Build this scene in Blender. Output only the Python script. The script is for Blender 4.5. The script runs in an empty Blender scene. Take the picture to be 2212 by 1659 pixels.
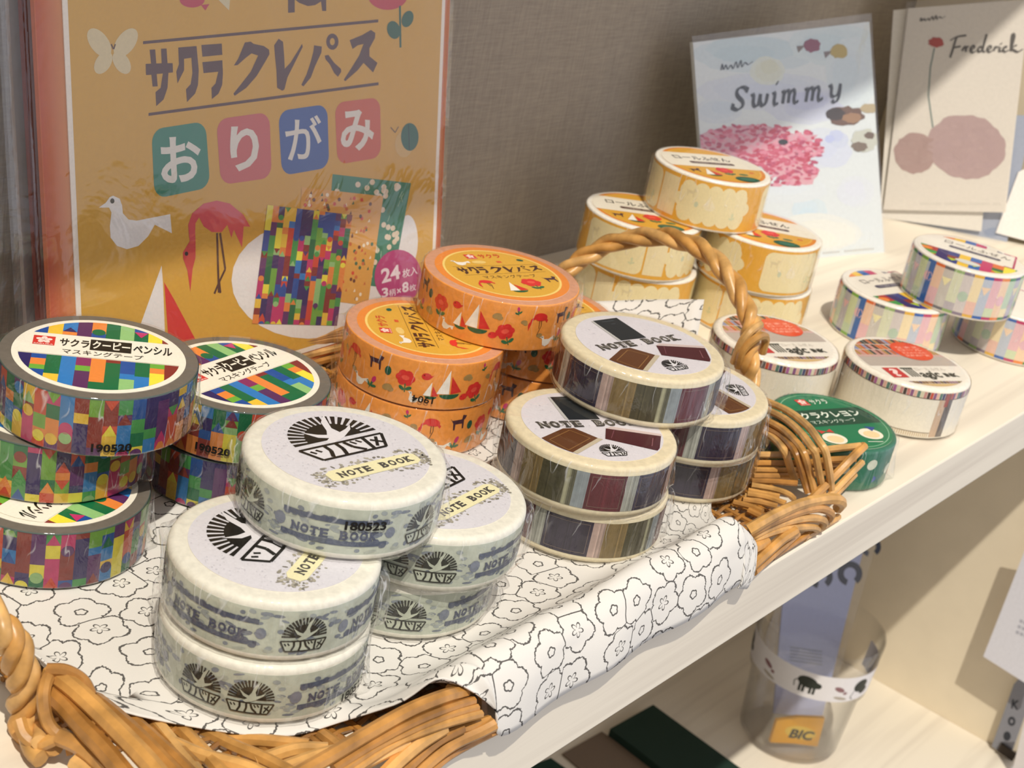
import bpy, math, random
from mathutils import Vector, Matrix, noise
from mathutils.geometry import tessellate_polygon
PI = math.pi
K = 0.001                       # everything below is written in millimetres
SC = bpy.context.scene
COL = SC.collection
random.seed(7)

# ------------------------------------------------------------------ camera
FPX, CX, CY = 3300.0, 1106.0, 829.5
PITCH, ROLL = math.radians(23.87), math.radians(11.9)
U_ = Vector((math.sin(ROLL)*math.cos(PITCH), -math.cos(ROLL)*math.cos(PITCH), -math.sin(PITCH)))
_k = (970-1659)/(2212-1152)
_x = (U_[0]*CX-U_[1]*(970-_k*2212-CY)-FPX*U_[2])/(U_[0]+U_[1]*_k)
S_ = Vector((_x-CX, 970+_k*(_x-2212)-CY, FPX)).normalized()
D_ = U_.cross(S_)
CAM = Vector((0, 0, 212.0))
def w_(v): return Vector((S_.dot(v), D_.dot(v), U_.dot(v)))
cam_d = bpy.data.cameras.new('camera'); cam = bpy.data.objects.new('camera', cam_d); COL.objects.link(cam)
r_, d_, f_ = w_(Vector((1, 0, 0))), w_(Vector((0, 1, 0))), w_(Vector((0, 0, 1)))
cam.matrix_world = Matrix(((r_.x, -d_.x, -f_.x, CAM.x*K), (r_.y, -d_.y, -f_.y, CAM.y*K), (r_.z, -d_.z, -f_.z, CAM.z*K), (0, 0, 0, 1)))
cam_d.sensor_width = 36; cam_d.sensor_fit = 'HORIZONTAL'; cam_d.lens = FPX/2212*36
cam_d.clip_start = 0.01; cam_d.clip_end = 20
cam_d.dof.use_dof = True; cam_d.dof.focus_distance = 0.385; cam_d.dof.aperture_fstop = 40
SC.camera = cam
# ------------------------------------------------------------------ light and exposure
wd = bpy.data.worlds.new('world'); SC.world = wd; wd.use_nodes = True
nt = wd.node_tree; bg = nt.nodes['Background']                  # dim warm room with daylight from a shop window at the front right
tc = nt.nodes.new('ShaderNodeTexCoord'); dt = nt.nodes.new('ShaderNodeVectorMath'); dt.operation = 'DOT_PRODUCT'; dt.inputs[1].default_value = Vector((.62, -.76, .18)).normalized()
nt.links.new(tc.outputs['Generated'], dt.inputs[0])
mr = nt.nodes.new('ShaderNodeMapRange'); mr.interpolation_type = 'SMOOTHSTEP'; mr.inputs[1].default_value = .62; mr.inputs[2].default_value = .93; nt.links.new(dt.outputs['Value'], mr.inputs[0])
mx = nt.nodes.new('ShaderNodeMix'); mx.data_type = 'RGBA'; mx.inputs['A'].default_value = (.43, .405, .385, 1); mx.inputs['B'].default_value = (.92, .94, 1.06, 1); nt.links.new(mr.outputs[0], mx.inputs['Factor'])
nt.links.new(mx.outputs['Result'], bg.inputs[0]); bg.inputs[1].default_value = 1.0
def spot(name, loc, target, power, color, size, rad):
    l = bpy.data.lights.new(name, 'SPOT'); l.energy = power; l.color = color; l.spot_size = math.radians(size); l.spot_blend = 0.3; l.shadow_soft_size = rad
    o = bpy.data.objects.new(name, l); COL.objects.link(o); o.location = Vector(loc)*K
    o.rotation_euler = (Vector(target)-Vector(loc)).to_track_quat('-Z', 'Y').to_euler()
    return o
spot('ceiling_spotlight', (-1000, -1290, 3480), (420, 220, -40), 650.0, (1.0, 0.93, 0.81), 38, 0.03)
SC.view_settings.view_transform = 'Standard'; SC.view_settings.look = 'None'
SC.view_settings.exposure = 0.0; SC.view_settings.gamma = 1.0; SC.view_settings.use_curve_mapping = False
SC.cycles.transparent_max_bounces = 32

# ------------------------------------------------------------------ pixel -> place helpers
def ray(u, v): return w_(Vector(((u-CX)/FPX, (v-CY)/FPX, 1.0)))
def hz(u, v, z):
    d = ray(u, v); return CAM+d*((z-CAM.z)/d.z)
def hx(u, v, x):
    d = ray(u, v); return CAM+d*(x/d.x)
def hpl(u, v, p, n):
    d = ray(u, v); return CAM+d*((p-CAM).dot(n)/d.dot(n))
# ------------------------------------------------------------------ colour, art, mesh builders
def lin(h):
    h = h.lstrip('#'); o = []
    for i in (0, 2, 4):
        c = int(h[i:i+2], 16)/255; o.append(c/12.92 if c <= .04045 else ((c+.055)/1.055)**2.4)
    return (o[0], o[1], o[2], 1.0)
def ell(cx, cy, rx, ry=None, n=28, a0=0, a1=2*PI, rot=0):
    ry = rx if ry is None else ry; full = abs(a1-a0-2*PI) < 1e-6
    m = n if full else n+1; c, s = math.cos(rot), math.sin(rot); o = []
    for i in range(m):
        t = a0+(a1-a0)*i/n; x, y = rx*math.cos(t), ry*math.sin(t); o.append((cx+c*x-s*y, cy+s*x+c*y))
    return o
def rect(x0, y0, x1, y1): return [(x0, y0), (x1, y0), (x1, y1), (x0, y1)]
def rrect(x0, y0, x1, y1, r):
    o = []
    for cx, cy, a in ((x1-r, y0+r, -PI/2), (x1-r, y1-r, 0), (x0+r, y1-r, PI/2), (x0+r, y0+r, PI)):
        for k in range(6): o.append((cx+r*math.cos(a+k*PI/10), cy+r*math.sin(a+k*PI/10)))
    return o
def clip(poly, conv):
    out = list(poly); n = len(conv)
    for i in range(n):
        if not out: return []
        a, b = conv[i], conv[(i+1) % n]; src, out = out, []
        def sd(p): return (b[0]-a[0])*(p[1]-a[1])-(b[1]-a[1])*(p[0]-a[0])
        for j in range(len(src)):
            p, q = src[j-1], src[j]; sp, sq = sd(p), sd(q)
            if (sp < 0) != (sq < 0):
                t = sp/(sp-sq); out.append((p[0]+(q[0]-p[0])*t, p[1]+(q[1]-p[1])*t))
            if sq >= 0: out.append(q)
    return out
_glyph = {}
def glyphs(s, bold=0.0, shear=0.0):
    k = (s, bold, shear)
    if k not in _glyph:
        cu = bpy.data.curves.new('t', 'FONT'); cu.body = s; cu.size = 1; cu.offset = bold; cu.shear = shear; cu.resolution_u = 3
        ob = bpy.data.objects.new('t', cu); COL.objects.link(ob)
        me = bpy.data.meshes.new_from_object(ob.evaluated_get(bpy.context.evaluated_depsgraph_get()))
        me.calc_loop_triangles()
        vs = [(v.co.x, v.co.y) for v in me.vertices]; ts = [tuple(t.vertices) for t in me.loop_triangles]
        if not vs: vs = [(0, 0), (1, 0), (1, 1)]; ts = []
        xs = [v[0] for v in vs]; ys = [v[1] for v in vs]
        x0, y0, w, h = min(xs), min(ys), max(max(xs)-min(xs), 1e-6), max(max(ys)-min(ys), 1e-6)
        _glyph[k] = ([((x-x0)/w, (y-y0)/h) for x, y in vs], ts)
        bpy.data.meshes.remove(me); bpy.data.objects.remove(ob); bpy.data.curves.remove(cu)
    return _glyph[k]
class Art:                       # flat printed shapes: triangles with a colour and a print layer
    def __init__(s): s.t = []; s.aff = None; s.n = 0
    def _p(s, p): return s.aff(p) if s.aff else p
    def poly(s, pts, col, l=1, cl=None):
        s.n += 1; l = l+(s.n % 97)*.008; pts = [s._p(p) for p in pts]   # every print lies a hair above the one before
        if cl: pts = clip(pts, cl)
        if len(pts) < 3: return
        c = lin(col)
        if len(pts) == 3: s.t.append((tuple(pts), c, l)); return
        for a in tessellate_polygon([[Vector((p[0], p[1], 0)) for p in pts]]):
            s.t.append((tuple(pts[i] for i in a), c, l))
    def line(s, a, b, w, col, l=1, cl=None):
        dx, dy = b[0]-a[0], b[1]-a[1]; m = math.hypot(dx, dy) or 1; nx, ny = -dy/m*w/2, dx/m*w/2
        s.poly([(a[0]-nx, a[1]-ny), (b[0]-nx, b[1]-ny), (b[0]+nx, b[1]+ny), (a[0]+nx, a[1]+ny)], col, l, cl)
    def path(s, pts, w, col, l=1, closed=False):
        for i in range(len(pts)-(0 if closed else 1)): s.line(pts[i], pts[(i+1) % len(pts)], w, col, l)
    def text3(s, st, p0, p1, p2, col, l=2, bold=0.0, shear=0.0):
        vs, ts = glyphs(st, bold, shear); c = lin(col)
        q = [s._p((p0[0]+(p1[0]-p0[0])*x+(p2[0]-p0[0])*y, p0[1]+(p1[1]-p0[1])*x+(p2[1]-p0[1])*y)) for x, y in vs]
        for t in ts: s.t.append((tuple(q[i] for i in t), c, l))
    def text(s, st, x0, y0, x1, y1, col, l=2, bold=0.0, shear=0.0): s.text3(st, (x0, y0), (x1, y0), (x0, y1), col, l, bold, shear)
    def sub(s, o, fn, dl=0, cl=None):
        for t, c, l in o.t:
            q = [fn(p) for p in t]
            if cl:
                q = clip(q if (q[1][0]-q[0][0])*(q[2][1]-q[0][1])-(q[1][1]-q[0][1])*(q[2][0]-q[0][0]) > 0 else q[::-1], cl)
                for i in range(1, len(q)-1): s.t.append(((q[0], q[i], q[i+1]), c, l+dl))
            else: s.t.append((tuple(q), c, l+dl))
class MB:
    def __init__(s): s.v = []; s.f = []; s.c = []; s.m = []; s.uv = None
    def add(s, vs, fs, col='#ffffff', mat=0):
        b = len(s.v); s.v += [tuple(v) for v in vs]
        c = lin(col) if isinstance(col, str) else col
        for f in fs: s.f.append(tuple(b+i for i in f)); s.c.append(c); s.m.append(mat)
    def box(s, lo, hi, col='#ffffff', mat=0):
        x0, y0, z0 = lo; x1, y1, z1 = hi
        s.add([(x0, y0, z0), (x1, y0, z0), (x1, y1, z0), (x0, y1, z0), (x0, y0, z1), (x1, y0, z1), (x1, y1, z1), (x0, y1, z1)],
              [(3, 2, 1, 0), (4, 5, 6, 7), (0, 1, 5, 4), (1, 2, 6, 5), (2, 3, 7, 6), (3, 0, 4, 7)], col, mat)
    def rev(s, prof, cols, n=96, mat=0, rf=None):
        vs = []; m = len(prof)
        for i in range(n):
            a = 2*PI*i/n
            for r, z in prof:
                r2 = r+(rf(a, z) if rf and r > 1 else 0); vs.append((r2*math.cos(a), r2*math.sin(a), z))
        b0 = len(s.v); s.v += vs
        for j in range(m-1):
            cc = lin(cols[j] if isinstance(cols, (list, tuple)) else cols)
            for i in range(n):
                k = (i+1) % n; s.f.append((b0+i*m+j, b0+k*m+j, b0+k*m+j+1, b0+i*m+j+1)); s.c.append(cc); s.m.append(mat)
    def art(s, art, fn, maxu=None, mat=0, dl=0):
        for t, c, l in art.t:
            st = [t]; out = []
            while st:
                q = st.pop()
                if maxu:
                    e = [abs(q[i][0]-q[(i+1) % 3][0]) for i in range(3)]; k = e.index(max(e))
                    if e[k] > maxu:
                        a, b, d = q[k], q[(k+1) % 3], q[(k+2) % 3]; m = ((a[0]+b[0])/2, (a[1]+b[1])/2)
                        st.append((a, m, d)); st.append((m, b, d)); continue
                out.append(q)
            for q in out:
                if (q[1][0]-q[0][0])*(q[2][1]-q[0][1])-(q[1][1]-q[0][1])*(q[2][0]-q[0][0]) < 0: q = (q[0], q[2], q[1])
                s.add([fn(p, l+dl) for p in q], [(0, 1, 2)], c, mat)
    def tube(s, pts, rad, col, n=8, cap=True, mat=0):
        pts = [Vector(p) for p in pts]; m = len(pts); rr = rad if isinstance(rad, (list, tuple)) else [rad]*m
        up = Vector((0, 0, 1)); vs = []; prev = None
        for i, p in enumerate(pts):
            t = (pts[min(i+1, m-1)]-pts[max(i-1, 0)]).normalized()
            a = prev if prev else (up if abs(t.z) < .9 else Vector((1, 0, 0)))
            x = (a-t*a.dot(t)).normalized(); prev = x; y = t.cross(x)
            for k in range(n):
                g = 2*PI*k/n; vs.append(p+(x*math.cos(g)+y*math.sin(g))*rr[i])
        fs = []
        for i in range(m-1):
            for k in range(n): fs.append((i*n+k, i*n+(k+1) % n, (i+1)*n+(k+1) % n, (i+1)*n+k))
        if cap: fs.append(tuple(range(n))[::-1]); fs.append(tuple((m-1)*n+k for k in range(n)))
        s.add(vs, fs, col, mat)
    def build(s, name, mats, parent=None, smooth=False, loc=None, ang=40):
        me = bpy.data.meshes.new(name); me.from_pydata([(x*K, y*K, z*K) for x, y, z in s.v], [], s.f)
        for m in (mats if isinstance(mats, (list, tuple)) else [mats]): me.materials.append(m)
        me.polygons.foreach_set('material_index', s.m)
        at = me.color_attributes.new('Col', 'FLOAT_COLOR', 'CORNER'); buf = []
        for p in me.polygons: buf += list(s.c[p.index])*p.loop_total
        at.data.foreach_set('color', buf)
        if s.uv:
            u = me.uv_layers.new(name='UVMap')
            for l in me.loops: u.data[l.index].uv = s.uv[l.vertex_index]
        me.update()
        if smooth:
            me.polygons.foreach_set('use_smooth', [True]*len(me.polygons))
            try: me.set_sharp_from_angle(angle=math.radians(ang))
            except Exception: pass
        o = bpy.data.objects.new(name, me); COL.objects.link(o)
        if parent: o.parent = parent
        if loc: o.location = Vector(loc)*K
        return o
def spline(pts, sub=6):
    pts = [Vector(p) for p in pts]
    if len(pts) < 3: return pts
    q = [pts[0]*2-pts[1]]+pts+[pts[-1]*2-pts[-2]]; o = []
    for i in range(1, len(q)-2):
        a, b, c, d = q[i-1], q[i], q[i+1], q[i+2]
        for k in range(sub):
            t = k/sub; o.append(.5*((2*b)+(c-a)*t+(2*a-5*b+4*c-d)*t*t+(3*b-a-3*c+d)*t**3))
    o.append(pts[-1]); return o
def tag(o, label, cat, group=None):
    o['label'] = label; o['category'] = cat
    if group: o['group'] = group
    return o
def thing(name, loc, rz, label, cat, group=None):
    o = bpy.data.objects.new(name, None); COL.objects.link(o); o.empty_display_size = .01
    o.location = Vector(loc)*K; o.rotation_euler = (0, 0, math.radians(rz)); return tag(o, label, cat, group)

# ------------------------------------------------------------------ materials (all node-based)
def mat_new(name):
    m = bpy.data.materials.new(name); m.use_nodes = True; nt = m.node_tree
    return m, nt, nt.nodes['Principled BSDF']
def N(nt, t, **kw):
    n = nt.nodes.new(t)
    for k, v in kw.items(): setattr(n, k, v)
    return n
def attr_mat(name, rough=.5, spec=.4, var=.06, scale=900, bump=0.0, streak=None, sheen=0):
    m, nt, p = mat_new(name); a = N(nt, 'ShaderNodeAttribute', attribute_name='Col')
    tc = N(nt, 'ShaderNodeTexCoord'); no = N(nt, 'ShaderNodeTexNoise'); no.inputs['Scale'].default_value = scale; no.inputs['Detail'].default_value = 3
    src = tc.outputs['Object']
    if streak:
        mp = N(nt, 'ShaderNodeMapping'); mp.inputs['Scale'].default_value = streak; nt.links.new(src, mp.inputs[0]); src = mp.outputs[0]
    nt.links.new(src, no.inputs['Vector'])
    mr = N(nt, 'ShaderNodeMapRange'); mr.inputs[1].default_value = .3; mr.inputs[2].default_value = .7; mr.inputs[3].default_value = 1-var; mr.inputs[4].default_value = 1+var*.5
    nt.links.new(no.outputs[0], mr.inputs[0])
    mx = N(nt, 'ShaderNodeVectorMath', operation='MULTIPLY'); nt.links.new(a.outputs['Color'], mx.inputs[0]); nt.links.new(mr.outputs[0], mx.inputs[1])
    nt.links.new(mx.outputs[0], p.inputs['Base Color']); p.inputs['Roughness'].default_value = rough; p.inputs['Specular IOR Level'].default_value = spec
    if bump:
        b = N(nt, 'ShaderNodeBump'); b.inputs['Strength'].default_value = bump; b.inputs['Distance'].default_value = .0005
        nt.links.new(no.outputs[0], b.inputs['Height']); nt.links.new(b.outputs[0], p.inputs['Normal'])
    return m
M_PRINT = attr_mat('printed_paper', .5, .3, .05, 1500)
M_BAND = attr_mat('washi_paper', .45, .35, .14, 420)
M_TAPE = attr_mat('wound_tape', .55, .3, .10, 700)
M_CARD = attr_mat('card_stock', .6, .25, .04, 600)
M_WICK = attr_mat('wicker_cane', .36, .5, .42, 160, .35)
M_PAINT = attr_mat('painted_board', .6, .3, .03, 60)
def film_mat(name, refl=.10, rough=.06, bump=.6, tint=(1, 1, 1), scale=90, haze=0.0, crease=0.0, edge=None, dark=0.0):
    m, nt, p = mat_new(name); nt.nodes.remove(p); out = nt.nodes['Material Output']
    tr = N(nt, 'ShaderNodeBsdfTransparent'); tr.inputs[0].default_value = (*tint, 1)
    gl = N(nt, 'ShaderNodeBsdfGlossy'); gl.inputs['Roughness'].default_value = rough; gl.inputs[0].default_value = (1, 1, 1, 1)
    tc = N(nt, 'ShaderNodeTexCoord'); mp = N(nt, 'ShaderNodeMapping'); mp.inputs['Scale'].default_value = (1, 1, .45); nt.links.new(tc.outputs['Object'], mp.inputs[0])
    no = N(nt, 'ShaderNodeTexNoise'); no.inputs['Scale'].default_value = scale; no.inputs['Detail'].default_value = 4; no.inputs['Distortion'].default_value = 1.2
    nt.links.new(mp.outputs[0], no.inputs['Vector'])
    b = N(nt, 'ShaderNodeBump'); b.inputs['Strength'].default_value = bump; b.inputs['Distance'].default_value = .003
    nt.links.new(no.outputs[0], b.inputs['Height']); nt.links.new(b.outputs[0], gl.inputs['Normal'])
    lw = N(nt, 'ShaderNodeLayerWeight'); lw.inputs[0].default_value = .5; nt.links.new(b.outputs[0], lw.inputs['Normal']); fp = N(nt, 'ShaderNodeMath', operation='POWER'); fp.inputs[1].default_value = 3.0; nt.links.new(lw.outputs['Facing'], fp.inputs[0])
    mr = N(nt, 'ShaderNodeMapRange'); mr.inputs[3].default_value = refl*.35; mr.inputs[4].default_value = edge or refl*4; nt.links.new(fp.outputs[0], mr.inputs[0])
    mx = N(nt, 'ShaderNodeMixShader'); nt.links.new(mr.outputs[0], mx.inputs[0]); nt.links.new(tr.outputs[0], mx.inputs[1]); nt.links.new(gl.outputs[0], mx.inputs[2])
    last = mx
    if dark:                      # thick clear plastic looks darker edge on
        l2 = N(nt, 'ShaderNodeLayerWeight'); l2.inputs[0].default_value = .5; pw = N(nt, 'ShaderNodeMath', operation='POWER'); pw.inputs[1].default_value = 3; nt.links.new(l2.outputs['Facing'], pw.inputs[0])
        mc0 = N(nt, 'ShaderNodeMix', data_type='RGBA'); mc0.inputs['A'].default_value = (1, 1, 1, 1); mc0.inputs['B'].default_value = (1-dark, 1-dark, 1-dark, 1); nt.links.new(pw.outputs[0], mc0.inputs['Factor']); nt.links.new(mc0.outputs['Result'], tr.inputs[0])
    if crease:                    # thin whitened fold lines
        mp2 = N(nt, 'ShaderNodeMapping'); mp2.inputs['Scale'].default_value = (1, 1, .22); nt.links.new(tc.outputs['Object'], mp2.inputs[0])
        n2 = N(nt, 'ShaderNodeTexNoise'); n2.inputs['Scale'].default_value = 150; n2.inputs['Detail'].default_value = 2; n2.inputs['Distortion'].default_value = .6; nt.links.new(mp2.outputs[0], n2.inputs['Vector'])
        sb = N(nt, 'ShaderNodeMath', operation='SUBTRACT'); sb.inputs[1].default_value = .5; nt.links.new(n2.outputs[0], sb.inputs[0])
        ab = N(nt, 'ShaderNodeMath', operation='ABSOLUTE'); nt.links.new(sb.outputs[0], ab.inputs[0])
        m3 = N(nt, 'ShaderNodeMapRange'); m3.inputs[1].default_value = .0; m3.inputs[2].default_value = .014; m3.inputs[3].default_value = crease; m3.inputs[4].default_value = .0; nt.links.new(ab.outputs[0], m3.inputs[0])
        n3 = N(nt, 'ShaderNodeTexNoise'); n3.inputs['Scale'].default_value = 70; nt.links.new(tc.outputs['Object'], n3.inputs['Vector'])
        m4 = N(nt, 'ShaderNodeMapRange'); m4.inputs[1].default_value = .48; m4.inputs[2].default_value = .62; nt.links.new(n3.outputs[0], m4.inputs[0])
        mu = N(nt, 'ShaderNodeMath', operation='MULTIPLY'); nt.links.new(m3.outputs[0], mu.inputs[0]); nt.links.new(m4.outputs[0], mu.inputs[1])
        dc = N(nt, 'ShaderNodeBsdfDiffuse'); dc.inputs[0].default_value = (.9, .92, .95, 1); mc = N(nt, 'ShaderNodeMixShader'); nt.links.new(mu.outputs[0], mc.inputs[0]); nt.links.new(last.outputs[0], mc.inputs[1]); nt.links.new(dc.outputs[0], mc.inputs[2]); last = mc
    if haze:
        df = N(nt, 'ShaderNodeBsdfDiffuse'); df.inputs[0].default_value = (.9, .9, .95, 1); m2 = N(nt, 'ShaderNodeMixShader'); m2.inputs[0].default_value = haze
        nt.links.new(last.outputs[0], m2.inputs[1]); nt.links.new(df.outputs[0], m2.inputs[2]); last = m2
    nt.links.new(last.outputs[0], out.inputs[0]); return m
M_FILM_TOP = film_mat('clear_film_top', .05, .06, .12, scale=60, edge=.2)
M_FILM = film_mat('clear_film', .14, .07, .5, scale=110, crease=.5, edge=.5)
M_SLEEVE = film_mat('clear_sleeve', .16, .07, .55, scale=22, haze=.03, edge=.45)
M_CUP = film_mat('clear_plastic', .05, .03, .05, scale=20, edge=.5, dark=.5)

def wood_mat():
    m, nt, p = mat_new('whitewashed_wood'); tc = N(nt, 'ShaderNodeTexCoord')
    mp = N(nt, 'ShaderNodeMapping'); mp.inputs['Scale'].default_value = (1.6, 42, 60); nt.links.new(tc.outputs['Object'], mp.inputs[0])
    n1 = N(nt, 'ShaderNodeTexNoise'); n1.inputs['Scale'].default_value = 2.2; n1.inputs['Detail'].default_value = 6; n1.inputs['Distortion'].default_value = .8; nt.links.new(mp.outputs[0], n1.inputs['Vector'])
    cr = N(nt, 'ShaderNodeValToRGB'); e = cr.color_ramp.elements
    e[0].position = .28; e[0].color = lin('#d9cfbf'); e[1].position = .52; e[1].color = lin('#eae1d0')
    nt.links.new(n1.outputs[0], cr.inputs[0]); nt.links.new(cr.outputs[0], p.inputs['Base Color']); p.inputs['Roughness'].default_value = .55
    b = N(nt, 'ShaderNodeBump'); b.inputs['Strength'].default_value = .15; b.inputs['Distance'].default_value = .001; nt.links.new(n1.outputs[0], b.inputs['Height']); nt.links.new(b.outputs[0], p.inputs['Normal'])
    return m
M_WOOD = wood_mat()
def fabric_wall():
    m, nt, p = mat_new('woven_wallpaper'); tc = N(nt, 'ShaderNodeTexCoord'); hs = []
    for sc in ((1400, 1, 90), (110, 1, 1500)):
        mp = N(nt, 'ShaderNodeMapping'); mp.inputs['Scale'].default_value = sc; nt.links.new(tc.outputs['Object'], mp.inputs[0])
        n = N(nt, 'ShaderNodeTexNoise'); n.inputs['Scale'].default_value = 1; n.inputs['Detail'].default_value = 2; nt.links.new(mp.outputs[0], n.inputs['Vector']); hs.append(n)
    ad = N(nt, 'ShaderNodeMath', operation='ADD'); nt.links.new(hs[0].outputs[0], ad.inputs[0]); nt.links.new(hs[1].outputs[0], ad.inputs[1])
    mr = N(nt, 'ShaderNodeMapRange'); mr.inputs[1].default_value = .6; mr.inputs[2].default_value = 1.4; nt.links.new(ad.outputs[0], mr.inputs[0])
    cr = N(nt, 'ShaderNodeValToRGB'); e = cr.color_ramp.elements; e[0].color = lin('#958b7f'); e[1].color = lin('#aea393')
    nt.links.new(mr.outputs[0], cr.inputs[0]); nt.links.new(cr.outputs[0], p.inputs['Base Color']); p.inputs['Roughness'].default_value = .9
    b = N(nt, 'ShaderNodeBump'); b.inputs['Strength'].default_value = .35; b.inputs['Distance'].default_value = .0006; nt.links.new(ad.outputs[0], b.inputs['Height']); nt.links.new(b.outputs[0], p.inputs['Normal'])
    return m
M_WALL = fabric_wall()
def cloth_mat():
    m, nt, p = mat_new('flower_cotton'); L = nt.links.new
    uv = N(nt, 'ShaderNodeUVMap', uv_map='UVMap')
    vo = N(nt, 'ShaderNodeTexVoronoi', voronoi_dimensions='2D'); vo.inputs['Scale'].default_value = 1; vo.inputs['Randomness'].default_value = .5; L(uv.outputs[0], vo.inputs['Vector'])
    ve = N(nt, 'ShaderNodeTexVoronoi', voronoi_dimensions='2D', feature='DISTANCE_TO_EDGE'); ve.inputs['Scale'].default_value = 1; ve.inputs['Randomness'].default_value = .5; L(uv.outputs[0], ve.inputs['Vector'])
    df = N(nt, 'ShaderNodeVectorMath', operation='SUBTRACT'); L(uv.outputs[0], df.inputs[0]); L(vo.outputs['Position'], df.inputs[1])
    wn = N(nt, 'ShaderNodeTexNoise'); wn.inputs['Scale'].default_value = 16; L(uv.outputs[0], wn.inputs['Vector'])
    sx = N(nt, 'ShaderNodeSeparateXYZ'); L(df.outputs[0], sx.inputs[0])
    def mth(op, a, b=None, c=None):
        n = N(nt, 'ShaderNodeMath', operation=op)
        for i, v in enumerate((a, b, c)):
            if v is None: continue
            if isinstance(v, (int, float)): n.inputs[i].default_value = v
            else: L(v, n.inputs[i])
        return n.outputs[0]
    th = mth('ARCTAN2', sx.outputs[1], sx.outputs[0])
    ln = N(nt, 'ShaderNodeVectorMath', operation='LENGTH'); L(df.outputs[0], ln.inputs[0]); r = ln.outputs['Value']
    sc = N(nt, 'ShaderNodeSeparateColor'); L(vo.outputs['Color'], sc.inputs[0]); rnd, rn2 = sc.outputs[0], sc.outputs[1]
    ph = mth('ADD', mth('MULTIPLY', th, 2.5), mth('MULTIPLY', rnd, 6.28))
    pet = mth('ABSOLUTE', mth('SINE', ph))
    wob = mth('MULTIPLY', mth('SUBTRACT', wn.outputs[0], .5), .10)
    R = mth('ADD', mth('ADD', .39, mth('MULTIPLY', pet, .12)), wob)
    Re = mth('MINIMUM', R, 9)
    d1 = mth('ABSOLUTE', mth('SUBTRACT', r, Re))
    l1 = mth('LESS_THAN', d1, .021)
    # the flower is cut where the next flower overlaps it
    cut = mth('LESS_THAN', ve.outputs['Distance'], .015); near = mth('LESS_THAN', r, mth('ADD', Re, .02)); l2 = mth('MULTIPLY', cut, near)
    small = mth('GREATER_THAN', rn2, .5)
    ra = mth('ADD', .085, mth('MULTIPLY', pet, .025)); rb = mth('ADD', .05, mth('MULTIPLY', pet, .115))
    rc = mth('ADD', mth('MULTIPLY', small, ra), mth('MULTIPLY', mth('SUBTRACT', 1, small), rb))
    l3 = mth('LESS_THAN', mth('ABSOLUTE', mth('SUBTRACT', r, rc)), .018)
    ink = mth('MAXIMUM', mth('MAXIMUM', l1, l2), l3)
    mx = N(nt, 'ShaderNodeMix', data_type='RGBA'); mx.inputs['A'].default_value = lin('#dedbd6'); mx.inputs['B'].default_value = lin('#3f3c3a'); L(mth('MULTIPLY', ink, .93), mx.inputs['Factor'])
    L(mx.outputs['Result'], p.inputs['Base Color']); p.inputs['Roughness'].default_value = .85
    wv = N(nt, 'ShaderNodeTexNoise'); wv.inputs['Scale'].default_value = 60; L(uv.outputs[0], wv.inputs['Vector'])
    b = N(nt, 'ShaderNodeBump'); b.inputs['Strength'].default_value = .15; b.inputs['Distance'].default_value = .0004; L(wv.outputs[0], b.inputs['Height']); L(b.outputs[0], p.inputs['Normal'])
    return m
M_CLOTH = cloth_mat()

# ------------------------------------------------------------------ the setting and the shelf unit
XL, XR, YF, YB, ZL, ZU = -260, 815, 152, 350, -292, 395
def struct(name, mb, m):
    o = mb.build(name, m); o['kind'] = 'structure'; return o
b = MB(); b.box((XL-40, YB, ZL-300), (XR+420, YB+30, ZU+300)); struct('wall_back', b, M_WALL)
unit = thing('display_shelf', (0, 0, ZL-21), 0, 'whitewashed wooden display shelf unit carrying the basket, tape rolls and cards', 'shelf')
def board(name, lo, hi, m, col='#ffffff'):
    q = MB(); q.box(lo, hi, col); o = q.build(name, m, unit, loc=(0, 0, -(ZL-21)))
    bv = o.modifiers.new('bevel', 'BEVEL'); bv.width = .0007; bv.segments = 2; return o
board('shelf_board', (XL, YF, -21), (XR, YB, 0), M_WOOD)
board('shelf_board', (XL, YF, ZL-21), (XR, YB, ZL), M_WOOD)
board('shelf_board', (XL, YF, ZU), (XR, YB, ZU+21), M_WOOD)
board('side_panel', (XR, YF, ZL-21), (XR+21, YB, ZU+21), M_PAINT, '#ecdfc6')

# ------------------------------------------------------------------ printed art
PAL = ['#1d4f9e', '#2b7cc4', '#0f6b40', '#3f9a4c', '#93c47e', '#87302a', '#d2482f', '#ea8a3e', '#efc53f', '#efe243', '#5a2b68', '#2d2461', '#c5326d', '#6fab3f']
LOGO = Art()
for i in range(19):
    a = math.radians(3+174*i/18); w = math.radians(2.9)
    LOGO.poly([(.62*math.cos(a-w), .62*math.sin(a-w)), (math.cos(a-w), math.sin(a-w)), (math.cos(a+w), math.sin(a+w)), (.62*math.cos(a+w), .62*math.sin(a+w))], '#151310', 1)
LOGO.poly(ell(0, 0, .66, .66, 24, 0, PI), '#151310', 1)
BIRD = [(-.55, .50), (-.34, .16), (-.14, .06), (-.34, -.08), (-.22, -.16), (.02, -.10), (.2, .0), (.5, .22), (.62, .42), (.42, .28), (.22, .2), (.16, .42), (.36, 1.02), (.1, .72), (0, .36), (-.1, .2), (-.28, .28)]
LOGO.poly(BIRD, '#d9d7dc', 2)
bn = [(-1.02, -.18), (1.0, -.18), (.76, -.70), (-.78, -.70)]
LOGO.poly(bn, '#d9d7dc', 1); LOGO.path(bn, .07, '#151310', 3, True)
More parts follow.
